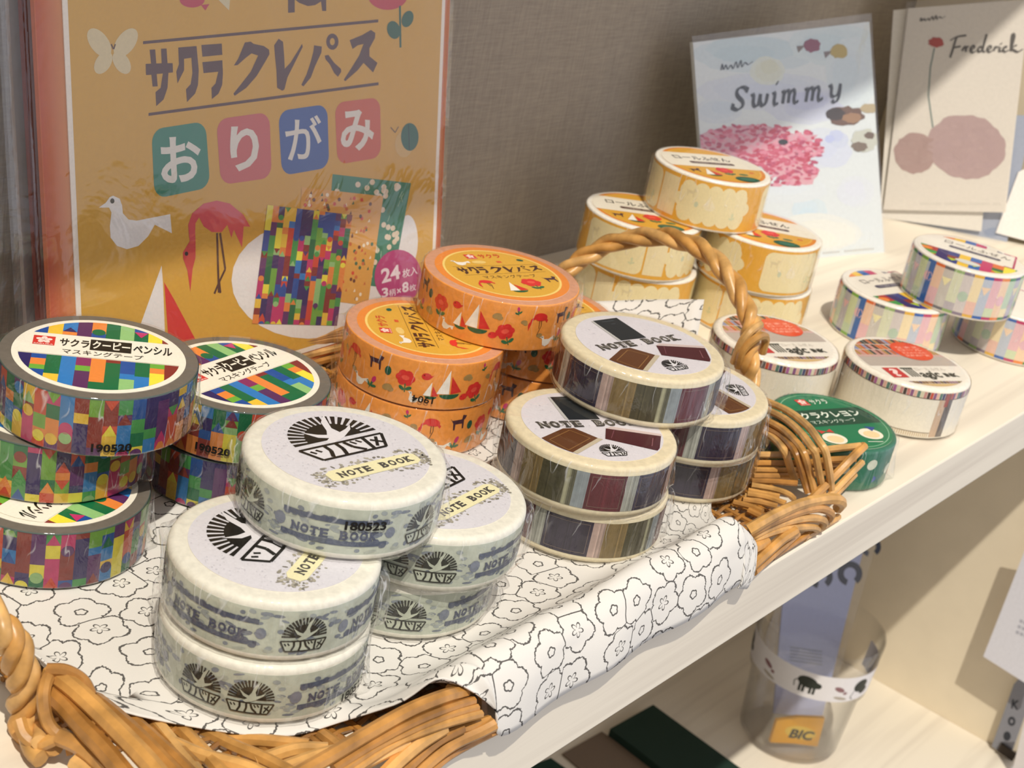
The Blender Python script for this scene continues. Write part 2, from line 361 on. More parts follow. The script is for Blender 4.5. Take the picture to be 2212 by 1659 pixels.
for p, w in (([(-.84, -.30), (-.76, -.42)], .06), ([(-.70, -.28), (-.62, -.40)], .06), ([(-.44, -.20), (-.42, -.42), (-.52, -.66)], .09), ([(-.16, -.20), (-.14, -.44), (-.2, -.68)], .09), ([(.02, -.22), (.10, -.46), (.30, -.66)], .09), ([(.16, -.24), (.24, -.38)], .055), ([(.30, -.24), (.38, -.36)], .055), ([(.50, -.20), (.48, -.68)], .09), ([(.60, -.34), (.82, -.52)], .07), ([(.80, -.26), (.60, -.62)], .07)):
    LOGO.path(p, w, '#151310', 3)
def slab(art, word, x0, y0, x1, y1, col, l, bold=.05):  # slab serif capitals
    n = len(word); w = (x1-x0)/n; h = y1-y0; t = h*.15
    for i, ch in enumerate(word):
        if ch == ' ': continue
        a = x0+i*w+w*.03; b_ = a+w*.94; W2 = b_-a
        art.text(ch, a+W2*.06, y0, b_-W2*.06, y1, col, l, bold)
        bars = {'N': ((-.02, .30, 0), (-.02, .26, 1), (.74, 1.02, 1)), 'T': ((.25, .75, 0),), 'E': ((0, .4, 0), (0, .4, 1)), 'B': ((0, .4, 0), (0, .4, 1)), 'K': ((0, .42, 0), (.58, 1, 0), (0, .42, 1), (.58, 1, 1))}.get(ch, ())
        for p, q, top in bars: art.poly(rect(a+W2*p, y1-t if top else y0, a+W2*q, y1 if top else y0+t), col, l)
SAKURA = Art()                   # red square with a pale blossom
SAKURA.poly(rect(-1, -1, 1, 1), '#d4382f', 1)
for i in range(5):
    a = PI/2+i*2*PI/5; SAKURA.poly(ell(.42*math.cos(a), .12+.42*math.sin(a), .36, .27, 14, rot=a), '#f6ddd3', 2)
SAKURA.poly(ell(0, .12, .3, .3, 12), '#f6ddd3', 2)
for i in range(5):
    a = PI/2+i*2*PI/5; SAKURA.line((0, .12), (.34*math.cos(a), .12+.34*math.sin(a)), .04, '#c98a80', 3)
SAKURA.text('SAKURA', -.9, -.92, .9, -.7, '#f6ddd3', 2, .02)
TITLE_PX = [
 [(113, 437), (150, 435), (140, 340), (178, 338), (185, 434), (222, 433), (218, 333), (255, 332), (262, 432), (297, 432), (299, 495), (268, 498), (262, 600), (235, 680), (185, 725), (180, 630), (215, 600), (230, 502), (188, 506), (195, 590), (160, 592), (152, 511), (115, 513)],
 [(335, 325), (460, 315), (475, 480), (470, 580), (450, 640), (395, 697), (388, 610), (420, 575), (432, 500), (425, 395), (375, 402), (375, 480), (330, 570), (322, 490), (340, 440)],
 [(493, 308), (632, 298), (636, 375), (500, 388)], [(500, 425), (636, 412), (640, 500), (635, 580), (610, 640), (565, 677), (562, 600), (590, 570), (608, 490), (508, 500)],
 [(790, 290), (830, 285), (850, 300), (920, 315), (955, 340), (958, 370), (930, 420), (870, 520), (800, 600), (720, 655), (712, 640), (760, 580), (830, 490), (880, 380), (835, 365), (790, 400), (740, 445), (715, 448), (745, 400)],
 [(990, 310), (1020, 265), (1050, 285), (1058, 380), (1062, 470), (1100, 430), (1150, 350), (1180, 300), (1185, 320), (1130, 430), (1080, 530), (1060, 610), (1045, 620), (1010, 600), (1005, 480), (995, 380)],
 [(1262, 310), (1315, 318), (1312, 360), (1270, 450), (1240, 530), (1190, 590), (1175, 580), (1210, 510), (1240, 420), (1258, 350)], [(1335, 380), (1360, 375), (1400, 430), (1445, 470), (1448, 490), (1425, 525), (1400, 500), (1370, 440), (1340, 405)],
 [(1505, 275), (1590, 240), (1650, 205), (1680, 225), (1678, 260), (1640, 330), (1640, 385), (1695, 430), (1665, 495), (1600, 430), (1560, 480), (1475, 555), (1465, 545), (1520, 460), (1570, 380), (1600, 300), (1560, 310), (1525, 335)]]
RING_PX = (1387, 285)
def zr(x0, y0, x1, w):            # a zoomed crop's pixels -> the photograph's pixels
    s = (x1-x0)/w
    return lambda x, y: (x0+x*s, y0+y*s)
zT = zr(280, 0, 980, 2212)
def crepas_title(art, fn, col, l, lw=1.0):
    def q(x, y): return fn(*zT(x, y))
    for p in TITLE_PX: art.poly([q(*c) for c in p], col, l)
    cx, cy = RING_PX
    for i in range(14):
        a, c = 2*PI*i/14, 2*PI*(i+1)/14
        art.poly([q(cx+42*math.cos(a), cy+56*math.sin(a)), q(cx+42*math.cos(c), cy+56*math.sin(c)), q(cx+17*math.cos(c), cy+25*math.sin(c)), q(cx+17*math.cos(a), cy+25*math.sin(a))], col, l)
    for (a, c) in (((95, 292), (1700, 143)), ((132, 782), (1702, 572))):
        h = 10*lw; art.poly([q(a[0], a[1]-h), q(c[0], c[1]-h), q(c[0], c[1]+h), q(a[0], a[1]+h)], col, l)
def icon(kind, c=None):           # little printed motifs in a unit box
    A = Art()
    if kind == 'boat':
        A.poly([(-.75, -.55), (-.02, .95), (.02, -.6)], '#f4efe6'); A.poly([(.1, .55), (.12, -.6), (.8, -.5)], '#d5332e'); A.poly(ell(.05, -.62, .62, .3, 12, PI, 2*PI), '#1d5a3c')
    elif kind == 'flamingo':
        r = '#d8322f'; A.poly(ell(.2, .45, .55, .3, 16, rot=-.15), r); A.poly([(-.25, .5), (-.55, .3), (-.62, -.05), (-.5, -.05), (-.42, .22), (-.2, .3)], r); A.poly([(-.66, .05), (-.46, .02), (-.52, -.2), (-.62, -.6), (-.7, -.15)], r); A.poly([(.5, .5), (.85, .2), (.78, .0), (.5, .3)], r)
        A.line((.15, .2), (.18, -.4), .05, '#5a3a26', 2); A.line((.3, .2), (.34, -.2), .05, '#5a3a26', 2); A.line((.34, -.2), (.12, -.9), .05, '#5a3a26', 2)
    elif kind == 'rose':
        r = '#d8322f'
        for i in range(6): A.poly(ell(.42*math.cos(i*1.05), .2+.36*math.sin(i*1.05), .34, .3, 12), r)
        A.poly(ell(0, .22, .3, .2, 12), '#ea5a48', 2); A.line((.05, -.25), (.1, -.95), .08, '#2b6a45', 1); A.poly(ell(.35, -.6, .26, .14, 10, rot=.5), '#2b6a45'); A.poly(ell(-.18, -.65, .26, .14, 10, rot=-.6), '#2b6a45')
    elif kind == 'dog':
        k = '#4a2c3a'; A.poly([(-.7, .35), (.35, .3), (.45, .75), (.9, .6), (.75, .3), (.6, .2), (.58, -.7), (.42, -.7), (.38, -.15), (-.35, -.1), (-.4, -.7), (-.56, -.7), (-.6, .05), (-.9, .6)], k)
    elif kind == 'dove':
        A.poly([(-.95, .45), (-.72, .6), (-.5, .58), (-.38, .2), (.2, .1), (.95, .35), (.92, -.15), (.55, .0), (.25, -.45), (-.2, -.6), (-.55, -.4), (-.62, .2), (-.75, .42)], '#efe9df'); A.poly(ell(-.6, .45, .06, .07, 8), '#3a3a3a', 2)
    elif kind == 'bird':
        A.poly(ell(0, 0, .6, .45, 14), '#d8322f'); A.poly([(.5, .1), (.9, .25), (.6, -.15)], '#d8322f'); A.poly(ell(-.3, .15, .07, .07, 8), '#3a1a1a', 2)
    elif kind == 'beetle': A.poly(ell(0, 0, .45, .62, 14), '#1c5b45'); A.line((0, -.6), (0, .6), .05, '#103b2d', 2)
    elif kind == 'ghost': A.poly(ell(0, 0, .55, .35, 12), '#a98a55'); A.poly(ell(.3, -.3, .35, .25, 10), '#a98a55')
    elif kind == 'bud': A.poly([(0, -.9), (.14, .0), (-.14, 0)], '#2b6a45'); A.poly(ell(.3, -.3, .32, .14, 10, rot=.6), '#2b6a45'); A.poly(ell(-.3, -.4, .32, .14, 10, rot=-.6), '#2b6a45'); A.poly(ell(0, .3, .22, .36, 12), '#c5326d')
    return A
def put(art, ic, x, y, s, rot=0, dl=0, cl=None):
    c, q = math.cos(rot)*s, math.sin(rot)*s
    art.sub(ic, lambda p: (x+c*p[0]-q*p[1], y+q*p[0]+c*p[1]), dl, cl)

def coupy_column(art, x0, x1, y0, y1, rnd, cl=None, l=1, dull=0):
    PAL_ = [mixc(c, '#4d443c', dull) for c in PAL] if dull else PAL
    y = y0; w = x1-x0; last = None
    while y < y1-.01:
        c = rnd.choice([p for p in PAL_ if p != last]); last = c; h = min(rnd.choice((2.0, 2.6, 3.6, 5.2, 8.0, 11.)), y1-y)
        if y1-(y+h) < 1.2: h = y1-y
        art.poly(rect(x0, y, x1, y+h), c, l, cl); k = rnd.random(); c2 = rnd.choice(PAL_); m = (x0+x1)/2
        if k < .16: art.poly(ell(m, y, w*.46, w*.46, 14), c2, l+1, cl)
        elif k < .30: art.poly([(x0, y), (x1, y), (m, y+w*.9)], c2, l+1, cl)
        elif k < .38: art.poly([(x0, y+h), (m, y+h-w*.8), (x1, y+h)], c2, l+1, cl)
        y += h
# ---- band art per kind: (u along the circumference, v up the height)
def band_coupy(r, h):
    A = Art(); rnd = random.Random(4); n = 45; w = 2*PI*r/n
    for i in range(n): coupy_column(A, i*w, (i+1)*w, .3, h-.3, rnd, rect(i*w-.01, .3, (i+1)*w+.01, h-.3), 1, .24)
    return A
def band_crepas(r, h):
    A = Art(); rnd = random.Random(11); L = 2*PI*r; per = L/3
    for k in range(3):
        x = k*per
        for kind, u, v, s, ro in (('boat', 4, 8.2, 4.1, .05), ('flamingo', 22.5, 9.2, 3.6, 0), ('rose', 13, 5.2, 3.2, .3), ('dog', 32, 10.8, 2.6, .1), ('beetle', 36.5, 9.5, 1.9, 0), ('rose', 42.0, 8.0, 3.2, 0), ('bird', 48, 10.4, 2.0, 0), ('dove', 27.5, 3.2, 2.6, .1), ('bird', 9.2, 4.2, 1.9, .2), ('ghost', 9.5, 10.5, 2.2, .3), ('ghost', 18, 9.5, 1.6, 0), ('bud', 32, 4.2, 2.6, -.4), ('ghost', 37, 4.4, 2.4, .4), ('bud', 15.6, 13.0, 1.6, .2), ('dove', 45.6, 3.0, 2.2, -.2), ('boat', 50, 6.0, 2.4, 0), ('ghost', 24, 5.2, 1.6, 0)):
            put(A, icon(kind), x+u, v, s*1.22, ro, 0, rect(-5, .2, 2*PI*r+8, h-.2))
    return A
def text_bars(A, x0, x1, rnd, col):
    for y, t in ((3.4, .9), (5.2, .7), (9.6, .9), (11.4, .7)):
        x = x0
        while x < x1:
            w = rnd.uniform(1.2, 4); A.poly(rect(x, y-t/2+rnd.uniform(-.2, .2), min(x+w, x1), y+t/2+rnd.uniform(-.2, .2)), col, 1); x += w+rnd.uniform(-.3, .25)
def band_note(r, h):
    A = Art(); rnd = random.Random(5); L = 2*PI*r; d = PI*r/180
    A.poly(rect(0, 1.9, L, h-1.9), '#b9bfb0', 0)
    for i in range(260):
        x, y = rnd.uniform(0, L), rnd.uniform(2.6, h-2.6); A.poly(ell(x, y, rnd.uniform(.5, 1.7), rnd.uniform(.25, .7), 7, rot=rnd.uniform(-.4, .4)), rnd.choice(('#98a0a0', '#838b94', '#a9afa4', '#727a86')), 1)
    for a0 in (0, 107.5, 215, 332):
        x = a0*d; sub = Art(); sub.sub(LOGO, lambda p: (x+p[0]*5.0, 6.6+p[1]*4.9)); A.t += [(t, c if c[0] > .1 else lin('#2a2b26'), l+3) if c[0] < .1 else (t, lin('#b9bfae'), l+3) for t, c, l in sub.t]
    for a0 in (54, 161, 273):
        x = a0*d; slab(A, 'NOTE BOOK', x-9.8, 5.5, x+9.8, 7.7, '#4b5268', 4, .04)
        for y in (4.6, 10.0):
            A.poly(rect(x-12, y-.6, x+12, y+.55), '#4d566b', 3)
            for k in range(14): A.poly(ell(x-11+k*1.7, y+rnd.uniform(-.6, .6), .9, .6, 7), '#5b6374', 3)
        A.poly(ell(x-12.6, 7.2, 1.4, 1.6, 10), '#777e8d', 3); A.poly(ell(x+12.6, 7.2, 1.2, 1.4, 10), '#777e8d', 3)
    return A
def band_books(r, h):
    A = Art(); rnd = random.Random(9); L = 2*PI*r; per = L/3; sc = per/46.2
    seq = [(12, '#322c3e'), (3.2, '#b09a92'), (6, '#7c6a45'), (6.5, '#4c4833'), (1.2, '#8b8a72'), (1.2, '#5b5a48'), (3.2, '#8d969b'), (9.6, '#5c2830'), (3.3, '#9a9c94')]
    for k in range(3):
        x = k*per
        for w, c in seq:
            w *= sc; A.poly(rect(x, 2.0, x+w, h-2.2), c, 1)
            for i in range(int(w*1.4)):
                q = x+rnd.uniform(.1, w-.4); f = rnd.uniform(.82, 1.2); cc = [min(255, int(int(c[j:j+2], 16)*f)) for j in (1, 3, 5)]
                A.poly(rect(q, 2.05, min(q+rnd.uniform(.15, .7), x+w), h-2.25), '#%02x%02x%02x' % tuple(cc), 2)
            if w > 8:
                A.path([(x+.9, 3.0), (x+w-.9, 3.0), (x+w-.9, h-3.1), (x+.9, h-3.1)], .12, '#7a6a5e', 3, True)
            x += w
    return A
def cloud(A, x0, x1, y0, y1, col, l):
    r = (y1-y0)*.17; A.poly(rect(x0+r, y0+r, x1-r, y1-r), col, l); n = max(3, int((x1-x0)/(r*1.75)))
    for i in range(n):
        x = x0+r+(x1-x0-2*r)*i/(n-1)
        for y in (y0+r*1.02, y1-r*1.02): A.poly(ell(x, y, r*1.06, r*1.02, 16), col, l)
    for j in range(3):
        y = y0+r+(y1-y0-2*r)*(j+.5)/3
        for x in (x0+r*.7, x1-r*.7): A.poly(ell(x, y, r*(1.0+.7*(j == 1)), r*1.15, 16), col, l)
def band_yellow(r, h):
    A = Art(); L = 2*PI*r; per = L/4; A.poly(rect(0, .9, L, h-.9), '#e9b045', 0)
    for k in range(4):
        x = k*per; wd = per*.72 if k % 2 == 0 else per*.9
        if k % 2 == 0:
            cloud(A, x+2.2, x+2.2+wd, 1.9, h-1.8, '#f1e3b4', 1); A.poly(rect(x-7.5, 2.4, x+.6, h-2.4), '#efe0b4', 1)
        else: A.poly(rrect(x+2, 1.9, x+wd-4.5, h-1.9, 3), '#f1e3b4', 1)
        for kind, u, v, s, c in (('beetle', 9, 9.5, 1.8, '#bccbb5'), ('dog', 6, 13.5, 2.4, '#d9cba4'), ('boat', 14, 11, 3.2, '#f6ecd0'), ('bud', 24, 7, 2.2, '#cdd6b0')):
            q = Art(); put(q, icon(kind), x+u, v, s); A.t += [(t, lin(mixc(c, '#f1e3b4', .35)), 2) for t, cc, l in q.t]
    return A
def mixc(c, d, f): return '#%02x%02x%02x' % tuple(int(int(c[i:i+2], 16)*(1-f)+int(d[i:i+2], 16)*f) for i in (1, 3, 5))
def band_stripe(r, h):
    A = Art(); rnd = random.Random(21); L = 2*PI*r; n = 36; w = L/n; A.poly(rect(0, .8, L, h-.8), '#e9e4d8', 0)
    cols = ['#8a7d92', '#e8b84a', '#3b66b0', '#c13a6a', '#ea8a3e', '#3f8a4c', '#3a3f86', '#7fb648', '#2f68b4', '#e0703a', '#6c6c74', '#9ab878']
    for i in range(n):
        c = cols[i % 12]; x0, x1 = i*w, (i+1)*w; A.poly(rect(x0, .9, x1, h-.9), c, 1); A.poly(rect(x0, 2.1, x1, h-2.1), mixc(c, '#f3eee4', .72), 2)
        if i % 12 == 8: A.poly(rect(x0+w*.35, .9, x1, h-.9), c, 3)
        c2 = mixc(rnd.choice(PAL), '#f3eee4', .74)
        if i % 2: A.poly(rect(x0, 2.1, x1, 2.1+rnd.uniform(3, 7)), c2, 3)
        elif i % 4 == 0: A.poly(ell((x0+x1)/2, rnd.uniform(6, 13), w*.5, w*.55, 12), c2, 3)
        else: A.poly([(x0, 14.5), (x1, 14.5), ((x0+x1)/2, 11)], c2, 3)
    return A
def band_pencil(r, h):
    A = Art(); rnd = random.Random(31); L = 2*PI*r; A.poly(rect(0, 1.0, L, h-1.0), '#ece5d4', 0); n = 120
    cs = ['#7a4038', '#c98f87', '#8f5a86', '#3a3a66', '#d9d0b2', '#c8543f', '#5d7f74', '#b06aa0', '#473530', '#e3b7a4']
    for i in range(n): A.poly(rect(i*L/n, h-3.6, (i+.86)*L/n, h-1.2), cs[(i*7+i//9) % 10], 1)
    A.line((0, h-3.7), (L, h-3.7), .25, '#6b5a4a', 2)
    for k in range(3):
        x = k*L/3; A.poly(rect(x+19, 1.4, x+22, h-3.8), '#c9ae93', 1); A.poly(rect(x+22, 1.4, x+25, h-1.4), '#6b625c', 1); A.poly(rect(x+21.4, h-6.5, x+23, h-1.4), '#a35347', 2)
        for i in range(40): A.line((x-13+i*.8, 1.3), (x-13+i*.8, 2.9), .3, '#cdb083', 1)
        A.line((x-13, 3.0), (x+19, 3.0), .25, '#8b7a66', 2)
    return A
def band_crayon(r, h):
    A = Art(); rnd = random.Random(41); L = 2*PI*r
    for i in range(13):
        x = i*L/13; A.poly(ell(x, rnd.uniform(4, 11), 2.2, 1.9, 14), '#cfd3bb', 1); A.poly([(x+2, 3), (x+4.4, 4.2), (x+2.4, 5.6)], rnd.choice(('#2f4c93', '#c2453c')), 1)
        A.poly(ell(x+5, rnd.uniform(3, 12), 1.2, 2.0, 10), '#135c43', 1)
    return A

# ---- label art, unit disc scaled to the label radius
C64 = ell(0, 0, 1, 1, 64)
def scaled(A, R):
    B = Art(); B.sub(A, lambda p: (p[0]*R, p[1]*R)); return B
def lab_coupy():
    A = Art(); cl = ell(0, 0, .925, .925, 64); A.poly(C64, '#f3eddd', 0); w = .168
    top = [('#1d4f9e',), ('#efc53f',), ('#2b7cc4', 't', '#2d2461', '#ea8a3e'), ('#5a2b5e',), ('#ea8a3e', 'c', '#0f6b40', '#1d4f9e'), ('#0f6b40',), ('#93c47e',), ('#0f6b40', 'v', '#c5326d', '#1d4f9e'), ('#efe243',), ('#87302a',)]
    x = -.80
    for q in top:
        y1 = 1.0; A.poly(rect(x, .48, x+w, y1), q[0], 1, cl)
        if len(q) > 1:
            m = x+w/2
            if q[1] == 't': A.poly(rect(x, .48, x+w, .57), q[3], 2, cl); A.poly([(x, .57), (x+w, .57), (m, .70)], q[2], 2, cl)
            elif q[1] == 'c': A.poly(rect(x, .48, x+w, .60), q[3], 2, cl); A.poly(ell(m, .63, w*.48, .09, 16), q[2], 3, cl)
            else: A.poly(rect(x, .74, x+w, 1), q[3], 2, cl); A.poly([(x, .74), (m, .58), (x+w, .74)], q[2], 3, cl)
        x += w
    bot = [['#2d2461', 1], ['#1d4f9e', .12, '#ea8a3e', .17, '#6fae3d', .12, '#1d4f9e', 1], ['#0f6b40', .5, '#efc53f', 1], ['#2b7cc4', 1], ['#8a2a62', .22, '#6fae3d', .14, '#5a2b5e', 1], ['#ea8a3e', .62, '#0f6b40', 1], ['#87302a', .08, '#0f6b40', 1], ['#1d4f9e', .34, '#2b7cc4', .14, '#93c47e', 1], ['#0f6b40', .38, '#2b7cc4', 1], ['#6fae3d', .12, '#ea8a3e', .14, '#efe243', 1], ['#87302a', 1]]
    x = -.93
    for q in bot:
        y = -.12
        for i in range(0, len(q), 2): A.poly(rect(x, max(y-q[i+1], -1), x+w, y), q[i], 1, cl); y -= q[i+1]
        x += w
    A.poly(rect(-.97, -.11, .97, .47), '#f3eddd', 3, cl)
    put(A, SAKURA, -.655, .25, .125, 0, 4)
    A.text('サクラ', -.475, .14, -.135, .36, '#1b1712', 5, .03)
    A.poly(rect(-.125, .10, .355, .40), '#1b1712', 4); A.text('クーピー', -.10, .14, .34, .365, '#f3eddd', 6, .03)
    A.text('ペンシル', .375, .13, .835, .36, '#1b1712', 5, .03); A.text('マスキングテープ', -.43, -.06, .50, .07, '#1b1712', 5, .008)
    return A
def lab_crepas():
    A = Art(); A.poly(C64, '#e58a3a', 0); A.poly(ell(0, 0, .885, .885, 64), '#f0d27a', 1); A.poly(ell(0, 0, .85, .85, 64), '#dba93f', 2)
    put(A, SAKURA, -.19, .63, .085, 0, 3); A.text('サクラ', -.05, .56, .32, .71, '#cf4a26', 4, .03)
    def fn(px, py):               # from the cover's title: straighten it and lay it across the label
        u = (px-309)/509; y0 = 92-u*45; return (-.69+1.45*u, .28-(py-y0)/156*.32)
    crepas_title(A, fn, '#4a2a22', 3, .45)
    A.text('マスキングテープ', -.40, -.19, .50, -.08, '#5a3a22', 4)
    put(A, icon('dove'), -.47, .41, .16, 0, 3); put(A, icon('beetle'), .57, .45, .09, 1.2, 3); A.poly(rect(.14, .38, .22, .44), '#d5562e', 3); A.poly(ell(-.16, .42, .12, .06, 10), '#e8c878', 3)
    put(A, icon('flamingo'), -.49, -.38, .19, 0, 3); put(A, icon('boat'), -.08, -.52, .20, 0, 3); put(A, icon('rose'), .27, -.42, .22, 0, 3); put(A, icon('dog'), .67, -.28, .14, 0, 3)
    return A
def speck(A, n, cols, rnd, R=.97):
    for i in range(n):
        a, r = rnd.uniform(0, 6.28), R*math.sqrt(rnd.random()); s = rnd.uniform(.006, .014); A.poly(ell(r*math.cos(a), r*math.sin(a), s, s, 5), rnd.choice(cols), 1)
def lab_note():
    A = Art(); rnd = random.Random(3); A.poly(C64, '#d3d1d8', 0); speck(A, 420, ('#bfbdc6', '#c8c6cd', '#dcdae0'), rnd)
    A.sub(LOGO, lambda p: (.06+p[0]*.60, .28+p[1]*.56), 1)
    g = ('#8f8a7e', '#a19c8e', '#77736a', '#b0ab9c')
    for i in range(150):
        t = rnd.random(); e = rnd.choice((0, 1, 2, 3)); j = rnd.uniform(-.05, .05)
        x, y = ((-.66+1.42*t, -.31+j), (-.66+1.42*t, -.64+j), (-.66+j*1.6, -.64+.32*t), (.76+j*1.6, -.64+.32*t))[e]
        A.poly(ell(x, y, rnd.uniform(.012, .04), rnd.uniform(.01, .025), 7, rot=rnd.uniform(0, 3)), rnd.choice(g), 2)
    A.poly([(-.60, -.55), (-.52, -.60), (.62, -.60), (.70, -.55), (.70, -.40), (.62, -.35), (-.52, -.35), (-.60, -.40)], '#e6e0b6', 3)
    slab(A, 'NOTE BOOK', -.47, -.54, .62, -.415, '#4a4744', 4)
    return A
def lab_books():
    A = Art(); rnd = random.Random(6); A.poly(C64, '#d5d1d8', 0); speck(A, 260, ('#c9c5cd', '#dedae0'), rnd); cl = ell(0, 0, .985, .985, 64)
    A.poly([(-.24, .87), (.24, .88), (.21, .17), (-.28, .18)], '#20252a', 2, cl); A.poly([(-.28, .86), (-.24, .87), (-.28, .18), (-.33, .20)], '#b9b8b6', 2, cl); A.line((-.12, .80), (.12, .80), .012, '#4d555c', 3); A.line((-.02, .70), (.06, .70), .012, '#4d555c', 3)
    slab(A, 'NOTE BOOK', -.82, -.04, .74, .15, '#47433f', 4, .06); A.text('NOTE', -.78, .0, -.14, .11, '#a39d94', 5, -.02); A.text('BOOK', .08, .0, .70, .11, '#a39d94', 5, -.02)
    bk = [(-1.0, -.34), (-.49, -.06), (-.32, -.06), (-.10, -.36), (-.76, -.78)]; A.poly(bk, '#5d371d', 2, cl); A.poly([(-.10, -.36), (-.04, -.40), (-.70, -.82), (-.76, -.78)], '#bdb19a', 2, cl)
    A.path([(-.84, -.36), (-.42, -.12), (-.22, -.36), (-.70, -.66)], .014, '#8a6238', 3, True)
    rd = [(.16, -.10), (.0, -.39), (.64, -.78), (.90, -.37)]; A.poly(rd, '#4a1a22', 2, cl); A.poly([(.16, -.10), (.27, -.05), (.96, -.32), (.90, -.37)], '#c9b7b4', 2, cl); A.line((.10, -.38), (.26, -.16), .012, '#70404a', 3); A.line((.60, -.64), (.74, -.42), .012, '#8a5a60', 3)
    A.sub(LOGO, lambda p: (-.06+p[0]*.19, -.73+p[1]*.19), 2)
    return A
def lab_yellow():
    A = Art(); cl = ell(0, 0, .97, .97, 64); A.poly(C64, '#f0e9da', 0); A.poly(cl, '#df8b33', 1); A.poly(ell(0, 0, .9, .9, 64), '#e6b552', 2); A.poly(ell(0, 0, .87, .87, 64), '#dba438', 3)
    A.poly(rect(-1, -.17, 1, .60), '#ebe3d2', 4, cl)
    A.text('ロールふせん', -.68, .22, .52, .43, '#4b423a', 5, .02); A.poly(rrect(-.46, .0, .48, .12, .05), '#5a3a34', 5); A.text('crepas note roll', -.36, .02, .38, .10, '#d8cbb8', 6)
    put(A, icon('dog'), -.60, -.40, .14, 0, 4); put(A, icon('boat'), -.30, -.48, .22, 0, 4); put(A, icon('rose'), .06, -.36, .24, 0, 4); A.poly(rect(.56, -.40, .66, -.32), '#cf6a2c', 4)
    A.poly(ell(.30, -.76, .25, .15, 20), '#1d5a45', 5, cl); A.poly(ell(.30, -.76, .16, .07, 16), '#3d7460', 6, cl); A.poly(ell(.36, -.50, .10, .05, 10), '#2b6a45', 4)
    return A
def lab_stripe():
    A = Art(); rnd = random.Random(8); cl = ell(0, 0, .94, .94, 64); A.poly(C64, '#efeae0', 0); w = .21; x = -1.0
    for i in range(10):
        c = ['#d2452f', '#3c2f6e', '#ea8a3e', '#efc53f', '#2f68b4', '#c5326d', '#efe9dd', '#2d2461', '#e0703a', '#3f9a4c'][i]; A.poly(rect(x, .72, x+w, 1), c, 1, cl)
        c = ['#3f8a4c', '#b23636', '#33276a', '#2d3a86', '#efc53f', '#2f68b4', '#c5326d', '#e0703a', '#efe243', '#3f8a4c'][i]; A.poly(rect(x, -1, x+w, -.16), c, 1, cl)
        if i % 2 == 1: A.poly(rect(x, -.62, x+w, -.44), rnd.choice(PAL), 2, cl); A.poly([(x, -.62), (x+w, -.62), (x+w/2, -.78)], '#b4c832', 3, cl)
        if i == 0: A.poly(ell(x+w*.9, -.34, .14, .1, 14), '#ea8a3e', 3, cl)
        x += w
    A.poly(ell(.02, -.60, .24, .13, 20), '#d9dcd8', 4, cl)
    A.text('ロールふせん', -.53, .36, .75, .56, '#6a6668', 4, .0); A.poly(rrect(-.42, .12, .58, .25, .06), '#3d3a5a', 4); A.text('coupy note roll', -.34, .145, .50, .225, '#d9d6dc', 5)
    A.path([(.60, .74), (.84, .74), (.84, -.14), (.66, -.14)], .04, '#b8336a', 4, )
    return A
def lab_ink():
    A = Art(); rnd = random.Random(14); cl = ell(0, 0, .97, .97, 64); A.poly(C64, '#e9e3d8', 0)
    A.poly(rect(-1, -.17, 1, .28), '#b7aba2', 1, cl); A.poly(rect(-1, .20, 1, .28), '#c9a6a0', 2, cl)
    for row, y in ((0, .28), (1, .50), (2, .72)):
        x = -1.0
        while x < 1.0:
            w = rnd.uniform(.05, .12); A.poly([(x, y), (x+w*.85, y), (x+w*.7, y+.20), (x-.15*w, y+.20)], rnd.choice(('#4c3a30', '#b58a4a', '#7a4038', '#6a7a5a', '#c98f87', '#3a4442', '#c86a3a', '#8a90b4')), 2, cl); x += w
    A.poly(ell(.37, .42, .40, .38, 32), '#df4f2c', 4, cl)
    for k, (t, y) in enumerate((('なまえ', .58), ('ロール', .47), ('大人のための', .35), ('文房具雑貨', .24))): A.text(t, .10, y-.045, .64, y+.04, '#f0a08c', 5, .03)
    A.poly(rect(-.78, -.63, -.45, -.25), '#c23a3a', 3); A.text('?', -.70, -.59, -.53, -.29, '#f3d8d2', 4, .04)
    for i in range(4): A.poly(rect(-.36+i*.055, -.60, -.335+i*.055, -.25), '#454843', 3)
    A.poly(rect(-.40, -.30, -.14, -.25), '#454843', 3)
    A.text('agic', -.13, -.71, .30, -.38, '#33352f', 3, .03); A.text('INK', .38, -.61, .68, -.46, '#33352f', 3, .05); A.text('ロールふせん', -.10, -.36, .56, -.24, '#cfc9c0', 3)
    x = -.9
    while x < .9: A.poly(rect(x, -.86, x+.055, -.77), rnd.choice(('#8a6a4a', '#5c4a62', '#b09070', '#9a7a8a', '#7c6a35')), 2, cl); x += .065
    A.poly(rect(-1, -.98, 1, -.87), '#d2b27c', 1, cl); return A
